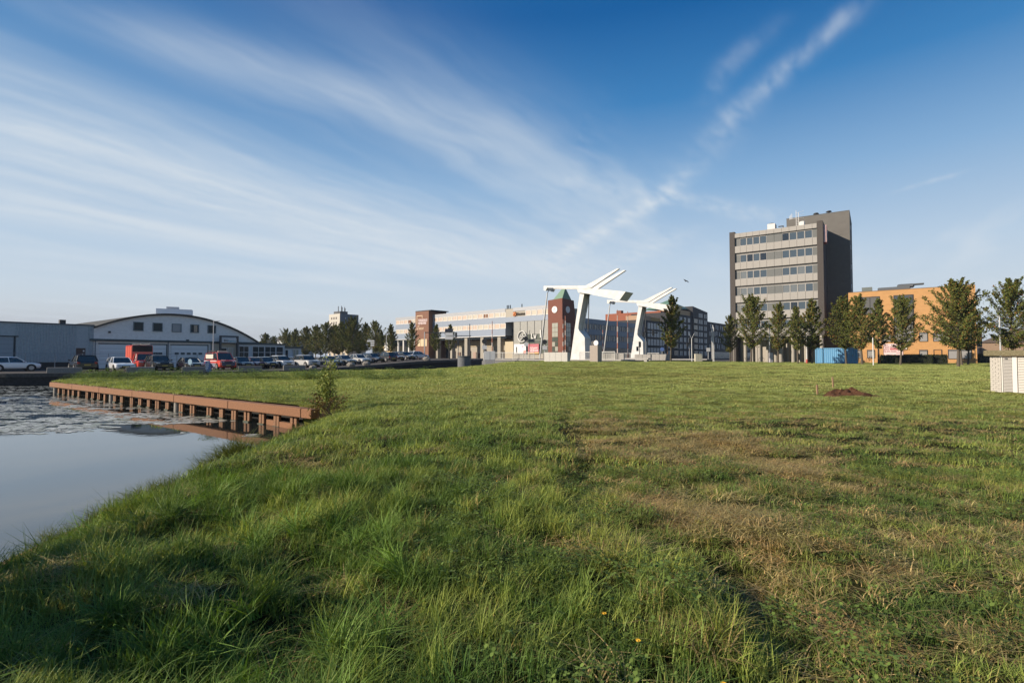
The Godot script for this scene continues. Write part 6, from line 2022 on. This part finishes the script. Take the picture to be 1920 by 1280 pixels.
	boxp(t, "dark_front_panel", Vector3(0.1, 2.1, -0.95), Vector3(0.14, 2.8, 0.95), mat(0.02, 0.02, 0.02))
	var lad := G.new()
	for s in [-0.4, 0.4]: lad.tube(Vector3(-2.6, 2.95, s), Vector3(1.6, 2.95, s), 0.05, 0.05, 6)
	part(t, "ladder", lad, mat(0.1, 0.1, 0.1))

# ---------------------------------------------------------------- furniture
func pole(called: String, label: String, category: String, x: float, d: float, y0: float, y1: float, r: float, m: Material, group := "") -> Node3D:
	var o := thing(called, label, category, p(x, d, y0), 0.0, group)
	var g := G.new()
	g.tube(Vector3(0, -0.2, 0), Vector3(0, y1 - y0, 0), r, r * 0.8, 10)
	part(o, "post", g, m)
	return o

func banded(called: String, label: String, x: float, d: float, y0: float, y1: float) -> void:
	var o := thing(called, label, "barrier boom", p(x, d, y0), 0.0, "raised red and white barrier booms")
	var n := 9
	for k in n:
		var g := G.new()
		g.tube(Vector3(0, (y1 - y0) * k / n, 0), Vector3(0, (y1 - y0) * (k + 1) / n, 0), lerpf(0.10, 0.05, float(k) / n), lerpf(0.10, 0.05, float(k + 1) / n), 8)
		part(o, "white_band" if k % 2 else "red_band", g, mat(0.60, 0.50, 0.44, 0.5) if k % 2 else mat(0.40, 0.14, 0.08, 0.5))

func build_furniture() -> void:
	rng.seed = 5
	var galv: StandardMaterial3D = mat(0.50, 0.51, 0.52, 0.4, 0.2)
	var dark: StandardMaterial3D = mat(0.02, 0.022, 0.025, 0.6)
	var white: StandardMaterial3D = mat(0.75, 0.74, 0.72, 0.5)
	var conc: StandardMaterial3D = mat(0.30, 0.29, 0.27, 0.9, 0.0, 0.25, 0.8)
	# concrete blocks and boulders along the quay
	var along := yaw(0.88, 0.47)
	var n := 0
	for q in [[-40.7, 46.6, 2.4, "dark concrete block on the quay, leftmost, below the black estate car"], [-35.4, 48.8, 2.2, "concrete block on the quay in front of the red service truck"], [-31.3, 50.6, 2.2, "concrete block under the round blue sign"], [-27.2, 53.2, 2.2, "concrete block on the quay right of the blue board"], [-23.6, 55.5, 2.2, "concrete block below the silver off-road car, last before the boulders"]]:
		var g := G.new()
		g.bevel_box(Vector3(0, 0.27, 0), Vector3(q[2], 0.56, 0.55), 0.03)
		var o := part(self, "concrete_block", g, conc, p(q[0], q[1], city_y(q[0], q[1])))
		o.rotation.y = along
		tag(o, q[3], "concrete block", "concrete blocks along the quay")
	for q in [[-20.3, 57.9, 0.62, "largest pale boulder at the quay edge"], [-18.7, 59.5, 0.48, "second boulder from the left at the quay edge"], [-17.3, 60.9, 0.46, "third boulder from the left at the quay edge"], [-22.0, 56.6, 0.42, "small boulder left of the largest one, behind the sapling tip"], [-11.3, 68.0, 0.50, "boulder at the right end of the yard beside the pale hatchback"]]:
		var g := G.new()
		var pts := PackedVector3Array()
		var rings := []
		for r in 8:
			var ring := PackedVector3Array()
			for k in 12:
				var th := PI * (r + 0.5) / 8.0
				var v := Vector3(sin(th) * cos(TAU * k / 12), cos(th), sin(th) * sin(TAU * k / 12))
				v *= 1.0 + 0.22 * bumps.get_noise_3d(v.x * 1.2 + q[0], v.y * 1.2, v.z * 1.2)
				ring.append(Vector3(v.x * q[2] * 1.05, v.y * q[2] * 0.72 + q[2] * 0.5, v.z * q[2] * 0.85))
			rings.append(ring)
		g.loft(rings, true, true)
		tag(part(self, "boulder", g, mat(0.36, 0.33, 0.29, 0.9, 0.0, 0.35, 1.5), p(q[0], q[1], city_y(q[0], q[1]))), q[3], "boulder", "boulders along the quay")
	# yard signs
	var s1 := pole("round_sign", "round blue-grey sign on a short post at the quay", "sign", -32.4, 51.6, 0.1, 1.2, 0.03, galv)
	var g1 := G.new()
	g1.disc_z(Vector3(0, 1.0, 0.05), 0.30, 0.04, 20)
	part(s1, "disc", g1, mat(0.20, 0.32, 0.42, 0.4)).rotation.y = -0.4
	var s2 := thing("leaning_board", "narrow blue and white board leaning at the quay edge", "board", p(-29.9, 50.4, 0.12), 0.35)
	g1 = G.new()
	g1.bevel_box(Vector3(0, 0.55, 0), Vector3(0.42, 1.1, 0.05), 0.01, Basis(Vector3.BACK, 0.14))
	part(s2, "board", g1, mat(0.12, 0.20, 0.38, 0.5))
	for k in 4:
		g1 = G.new()
		g1.box(Vector3(-0.09 + 0.04 * (3 - k) - 0.04, 0.95 - k * 0.2, 0.03), Vector3(0.24, 0.10, 0.01), Basis(Vector3.BACK, 0.14))
		part(s2, "white_mark", g1, white)
	var lamp := pole("lamp_post", "slim grey lamp post in front of the arched warehouse", "lamp post", -36.8, 63.0, 0.1, 6.0, 0.06, galv)
	g1 = G.new()
	g1.bevel_box(Vector3(0.35, 5.92, 0), Vector3(0.8, 0.08, 0.2), 0.02)
	part(lamp, "lamp_head", g1, galv)
	# boom gates
	banded("barrier_boom", "red and white boom standing upright left of the flower sign building", -3.1, 80.0, 1.2, 7.2)
	banded("barrier_boom", "red and white boom upright right in front of the clock tower, left of two", 7.9, 79.0, 1.2, 7.4)
	banded("barrier_boom", "red and white boom upright at the clock tower corner, right of two", 8.3, 79.5, 1.2, 8.0)
	banded("barrier_boom", "tall red and white boom between the masts, left of two", 16.1, 78.0, 1.2, 8.8)
	banded("barrier_boom", "tall red and white boom between the masts, right of two", 17.8, 78.5, 1.2, 8.6)
	banded("barrier_boom", "thin red boom below the farther mast's arm tip", 14.4, 81.0, 1.2, 5.9)
	# gantries with direction boards left of the bridge
	var ga := pole("sign_gantry", "pale gantry post with a long dark arm in front of the brown sign tower", "gantry", -18.8, 110.0, 1.15, 7.0, 0.12, galv)
	boxp(ga, "arm", Vector3(0, 5.6, -0.08), Vector3(4.6, 5.78, 0.08), dark)
	boxp(ga, "signal_head", Vector3(4.4, 5.2, 0.1), Vector3(4.8, 6.3, 0.35), dark)
	var gb := pole("sign_gantry", "dark gantry post with an arm reaching left over the road beside the white boards", "gantry", -9.1, 110.0, 1.15, 8.7, 0.10, dark)
	boxp(gb, "arm", Vector3(-2.7, 4.9, -0.08), Vector3(0.3, 5.05, 0.08), dark)
	boxp(gb, "signal_head", Vector3(-3.1, 4.6, 0.1), Vector3(-2.7, 5.7, 0.35), dark)
	var gc := pole("direction_sign", "pair of white direction boards under a dark board on a post", "road sign", -12.3, 100.0, 1.1, 7.0, 0.09, dark)
	boxp(gc, "white_board", Vector3(-0.75, 3.9, 0.1), Vector3(0.75, 4.55, 0.18), white)
	boxp(gc, "white_board", Vector3(-0.75, 4.65, 0.1), Vector3(0.75, 5.25, 0.18), white)
	boxp(gc, "dark_board", Vector3(-0.75, 5.35, 0.1), Vector3(0.75, 6.0, 0.18), mat(0.025, 0.03, 0.05, 0.5))
	var gd := pole("direction_sign", "white finger boards on a post between the trees left of the office block", "road sign", -32.5, 118.0, 0.9, 5.4, 0.07, galv)
	for k in 3: boxp(gd, "white_board", Vector3(-0.1 if k else -0.9, 4.2 - k * 0.5, 0.08), Vector3(0.75, 4.55 - k * 0.5, 0.15), white)
	pole("lamp_post", "thin lamp post between the two lone trees left of the office block", "lamp post", -26.5, 108.0, 1.1, 6.4, 0.06, galv)
	# signals and round bridge lamps
	var sig := [
		[-4.0, 74.0, 1.2, 3.6, "round black signal on a white post left of the white cabinet", true],
		[2.2, 80.0, 1.2, 4.2, "round black signal before the white poster", true],
		[4.9, 77.0, 1.2, 3.6, "round black signal with pale frame before the dark glass left of the clock tower", true],
		[-8.2, 78.0, 1.2, 4.4, "slim signal post with two small heads left of the bridge railing", false],
		[19.7, 79.0, 1.0, 4.0, "signal post with dark heads at the left foot of the farther mast", false],
		[20.9, 80.0, 1.0, 6.3, "tall dark signal mast with a side arm crossing the farther mast", false],
		[23.6, 79.0, 1.0, 3.6, "grey signal column right of the farther mast", false],
		[29.5, 85.0, 0.9, 4.8, "banded post with two small signals left of the white pole", false],
	]
	for q in sig:
		var o := pole("traffic_signal", q[4], "traffic signal", q[0], q[1], q[2], q[3], 0.06, galv if q[5] else mat(0.2, 0.2, 0.2, 0.5))
		var h: float = q[3] - q[2]
		if q[5]:
			var g := G.new()
			g.disc_z(Vector3(0, h + 0.25, 0.1), 0.36, 0.12, 18)
			part(o, "signal_disc", g, dark)
			boxp(o, "bracket", Vector3(-0.3, h - 0.9, 0.05), Vector3(0.35, h - 0.35, 0.2), white)
		else:
			boxp(o, "signal_head", Vector3(-0.16, h - 0.9, 0.07), Vector3(0.16, h - 0.05, 0.3), dark)
			boxp(o, "signal_head", Vector3(-0.5, h - 1.5, 0.0), Vector3(-0.2, h - 0.8, 0.2), dark)
	boxp(get_node("traffic_signal_005"), "arm", Vector3(0.05, 4.3, -0.05), Vector3(1.9, 4.45, 0.05), dark)
	boxp(get_node("traffic_signal_005"), "signal_head", Vector3(1.0, 3.9, 0.06), Vector3(1.3, 4.95, 0.3), dark)
	var nm := pole("name_sign", "thin post with a dark street name plate before the glass front", "sign", 2.9, 84.0, 1.2, 6.0, 0.05, dark)
	boxp(nm, "plate", Vector3(-0.25, 2.8, 0.06), Vector3(0.75, 3.3, 0.12), mat(0.03, 0.045, 0.06))
	var bl := pole("round_sign", "small round blue sign right of the farther mast", "sign", 22.6, 77.0, 1.0, 3.0, 0.04, galv)
	g1 = G.new()
	g1.disc_z(Vector3(0, 1.75, 0.06), 0.30, 0.04, 20)
	part(bl, "disc", g1, mat(0.14, 0.24, 0.55, 0.4))
	var wb := pole("small_sign", "white rectangular sign on a post in front of the low dark flats", "sign", 32.6, 85.0, 0.9, 2.9, 0.05, galv)
	boxp(wb, "plate", Vector3(-0.3, 1.6, 0.06), Vector3(0.3, 2.2, 0.1), white)
	# poles on the lawn
	var wp := pole("lamp_post", "white pole with a forked top on the lawn before the tallest dark flats", "lamp post", 23.2, 66.0, field_y(23.2, 66.0), 4.0, 0.045, white)
	g1 = G.new()
	for s in [-1.0, 1.0]: g1.tube(Vector3(0, 3.0, 0), Vector3(s * 0.35, 3.7, 0), 0.03, 0.02, 6)
	part(wp, "fork", g1, galv)
	for k in 3:
		pole("flagpole", ["left of three thin white flagpoles before the low dark flats", "middle of three thin white flagpoles before the low dark flats", "right of three thin white flagpoles before the low dark flats"][k], "flagpole", 35.2 + k * 0.32, 90.0 + k * 0.4, 0.8, 6.9 + 0.35 * (k % 2), 0.05, white, "flagpoles before the low dark flats")
	pole("lamp_post", "rust-brown lamp post behind the lone slender tree", "lamp post", 24.0, 79.0, 0.9, 5.9, 0.08, mat(0.34, 0.19, 0.12, 0.6))
	var cabt := thing("switch_cabinet", "cream double-door switch cabinet on the lawn before the tallest dark flats", "cabinet", p(26.4, 72.5, field_y(26.4, 72.5) + 0.05), 0.0)
	g1 = G.new()
	g1.bevel_box(Vector3(-0.26, 0.58, 0), Vector3(0.49, 1.16, 0.45), 0.015)
	g1.bevel_box(Vector3(0.26, 0.58, 0), Vector3(0.49, 1.16, 0.45), 0.015)
	part(cabt, "door", g1, mat(0.55, 0.51, 0.40, 0.6))
	var pt := pole("lamp_post", "grey pole with a pay column at its foot before the tower's columns", "lamp post", 40.3, 80.0, 0.75, 6.9, 0.06, galv)
	g1 = G.new()
	g1.bevel_box(Vector3(0.12, 0.75, 0.1), Vector3(0.5, 1.5, 0.4), 0.02)
	part(pt, "pay_column", g1, mat(0.42, 0.40, 0.42, 0.5))
	var rp := pole("lamp_post", "white pole with a red foot left of the blue container", "lamp post", 48.4, 84.0, 0.6, 5.6, 0.07, white)
	g1 = G.new()
	g1.tube(Vector3(0, 0, 0), Vector3(0, 0.6, 0), 0.18, 0.16, 8)
	part(rp, "foot", g1, mat(0.45, 0.07, 0.05, 0.6))
	pole("lamp_post", "thin white pole on the lawn in front of the orange building", "lamp post", 42.35, 60.0, field_y(42.35, 60.0), 3.85, 0.06, white)
	pole("lamp_post", "tall grey pole rising behind the white cabin", "lamp post", 55.2, 57.8, 0.45, 6.7, 0.09, galv)
	# blue container
	var ct := thing("shipping_container", "bright blue corrugated shipping container at the foot of the tower", "container", p(50.6, 85.4, field_y(51, 85.0)), yaw(0.816, -0.577))
	var blue: StandardMaterial3D = mat(0.20, 0.48, 0.78, 0.5, 0.0, 0.2, 1.2)
	boxp(ct, "shell", Vector3(0.05, 0.1, -2.4), Vector3(5.85, 2.52, -0.05), mat(0.12, 0.36, 0.62, 0.5))
	g1 = G.new()
	g1.loft([
		PackedVector3Array([Vector3(-0.11, 0.16, -0.05), Vector3(-0.06, 0.16, 0.0), Vector3(0.06, 0.16, 0.0), Vector3(0.11, 0.16, -0.05)]),
		PackedVector3Array([Vector3(-0.11, 2.44, -0.05), Vector3(-0.06, 2.44, 0.0), Vector3(0.06, 2.44, 0.0), Vector3(0.11, 2.44, -0.05)])])
	var cm := g1.mesh()
	for k in 19: put(ct, "corrugation", cm, blue, Vector3(0.32 + k * 0.289, 0, 0))
	boxp(ct, "top_rail", Vector3(0, 2.45, -2.45), Vector3(5.9, 2.6, 0.03), blue)
	boxp(ct, "bottom_rail", Vector3(0, 0.0, -2.45), Vector3(5.9, 0.15, 0.03), mat(0.05, 0.18, 0.36, 0.6))
	for x in [0.0, 5.75]: boxp(ct, "corner_post", Vector3(x, 0.151, -0.2), Vector3(x + 0.15, 2.449, 0.025), blue)
	for q in [[4.7, 1.6], [5.2, 1.2], [4.4, 1.0]]: boxp(ct, "rust_patch", Vector3(q[0], q[1], 0.001), Vector3(q[0] + 0.05, q[1] + 0.35, 0.006), mat(0.25, 0.12, 0.08))
	# billboard by the orange building
	var bb := thing("billboard", "pink billboard with red lettering on two posts before the orange wall", "billboard", p(67.6, 93.0, 0.5), yaw(0.804, -0.595))
	var bx := boxp(bb, "board", Vector3(0, 1.45, 0), Vector3(2.75, 3.5, 0.1), mat(0.76, 0.58, 0.57, 0.6))
	for x in [-0.1, 2.76]: boxp(bb, "post", Vector3(x, 0, -0.03), Vector3(x + 0.09, 3.55, 0.08), mat(0.22, 0.14, 0.1))
	var ink: StandardMaterial3D = mat(0.30, 0.13, 0.14)
	lettering(bx, "lettering", "Hallo", 0.17, ink, Vector3(-1.0, 0.78, 0.055), 1.0, 0.0, 0.02)
	lettering(bx, "lettering", "Fijne woon", 0.30, ink, Vector3(-0.45, 0.42, 0.055), 0.9, 0.0, 0.02)
	lettering(bx, "lettering", "plek", 0.28, ink, Vector3(-1.0, 0.03, 0.055), 0.9, 0.0, 0.02)
	lettering(bx, "lettering", "bij de Zaan", 0.28, ink, Vector3(-0.5, -0.36, 0.055), 0.95, 0.0, 0.02)
	g1 = G.new()
	g1.bevel_box(Vector3(0.4, 0.05, 0.055), Vector3(1.5, 0.34, 0.02), 0.005)
	for s in [-0.35, 1.15]: g1.disc_z(Vector3(s, 0.05, 0.053), 0.17, 0.018, 14)
	part(bx, "red_bubble", g1, mat(0.50, 0.13, 0.14))
	boxp(bx, "fine_print", Vector3(0.45, -0.72, 0.051), Vector3(1.25, -0.64, 0.06), ink)
	var ban := pole("banner", "dark blue vertical banner sign at the right corner of the orange building", "banner", 84.6, 93.0, 0.5, 7.6, 0.08, galv)
	boxp(ban, "banner_panel", Vector3(0.06, 2.9, -0.05), Vector3(0.85, 6.3, 0.08), mat(0.03, 0.045, 0.07))
	# bicycles at the tower columns
	for q in [[44.2, 96.0, 0.2, "bicycle leaning between the tower columns below the canopy"], [46.3, 95.0, 0.5, "second bicycle between the tower columns, right of the first"], [56.0, 80.0, 0.3, "bicycle parked right of the blue container"]]:
		var o := thing("bicycle", q[3], "bicycle", p(q[0], q[1], 0.75), q[2], "parked bicycles")
		for x in [-0.52, 0.52]:
			var g := G.new()
			var pts := []
			for k in 15: pts.append(Vector3(x + cos(TAU * k / 14.0) * 0.34, 0.34 + sin(TAU * k / 14.0) * 0.34, 0))
			g.path(pts, 0.022, 0.022, 5)
			part(o, "wheel", g, dark)
		var g := G.new()
		for e in [[-0.52, 0.34, -0.15, 0.85], [-0.15, 0.85, 0.38, 0.88], [-0.05, 0.32, 0.38, 0.88], [-0.05, 0.32, -0.15, 0.85], [0.52, 0.34, 0.36, 0.98], [-0.52, 0.34, -0.05, 0.32]]:
			g.tube(Vector3(e[0], e[1], 0), Vector3(e[2], e[3], 0), 0.02, 0.02, 6)
		part(o, "frame", g, mat(0.05, 0.05, 0.06, 0.4))
		g = G.new()
		g.bevel_box(Vector3(-0.18, 0.93, 0), Vector3(0.26, 0.06, 0.14), 0.02)
		part(o, "saddle", g, dark)
		g = G.new()
		g.tube(Vector3(0.34, 1.0, -0.28), Vector3(0.34, 1.0, 0.28), 0.015, 0.015, 6)
		part(o, "handlebar", g, dark)
	# bird in the sky
	var bird := thing("bird", "dark bird gliding in the sky left of the office tower", "bird", p(27.3, 80.0, 13.5), 0.5)
	bird.rotation.z = -0.35
	g1 = G.new()
	g1.loft([PackedVector3Array([Vector3(0, 0, -0.02), Vector3(0, 0.02, 0), Vector3(0, 0, 0.02), Vector3(0, -0.02, 0)]), PackedVector3Array([Vector3(0.03, 0, -0.09), Vector3(0.03, 0.08, 0.0), Vector3(0.03, 0, 0.09), Vector3(0.03, -0.08, 0)]), PackedVector3Array([Vector3(0.0, 0, 0.25), Vector3(0.0, 0.05, 0.28), Vector3(0.0, 0, 0.3), Vector3(0, -0.05, 0.28)])], true, true)
	g1.ball(Vector3(0.02, 0, 0.05), Vector3(0.08, 0.08, 0.30), 8, 6)
	var body := part(bird, "body", g1, dark)
	for s in [-1.0, 1.0]:
		var g := G.new()
		g.loft([
			PackedVector3Array([Vector3(s * 0.05, 0.0, -0.1), Vector3(s * 0.05, 0.04, 0.05), Vector3(s * 0.05, 0.0, 0.18), Vector3(s * 0.05, -0.02, 0.05)]),
			PackedVector3Array([Vector3(s * 0.32, 0.07, -0.12), Vector3(s * 0.32, 0.10, 0.03), Vector3(s * 0.32, 0.07, 0.14), Vector3(s * 0.32, 0.06, 0.03)]),
			PackedVector3Array([Vector3(s * 0.62, 0.02, 0.02), Vector3(s * 0.62, 0.03, 0.06), Vector3(s * 0.62, 0.02, 0.09), Vector3(s * 0.62, 0.015, 0.06)])], true, true)
		part(bird, "wing", g, dark)
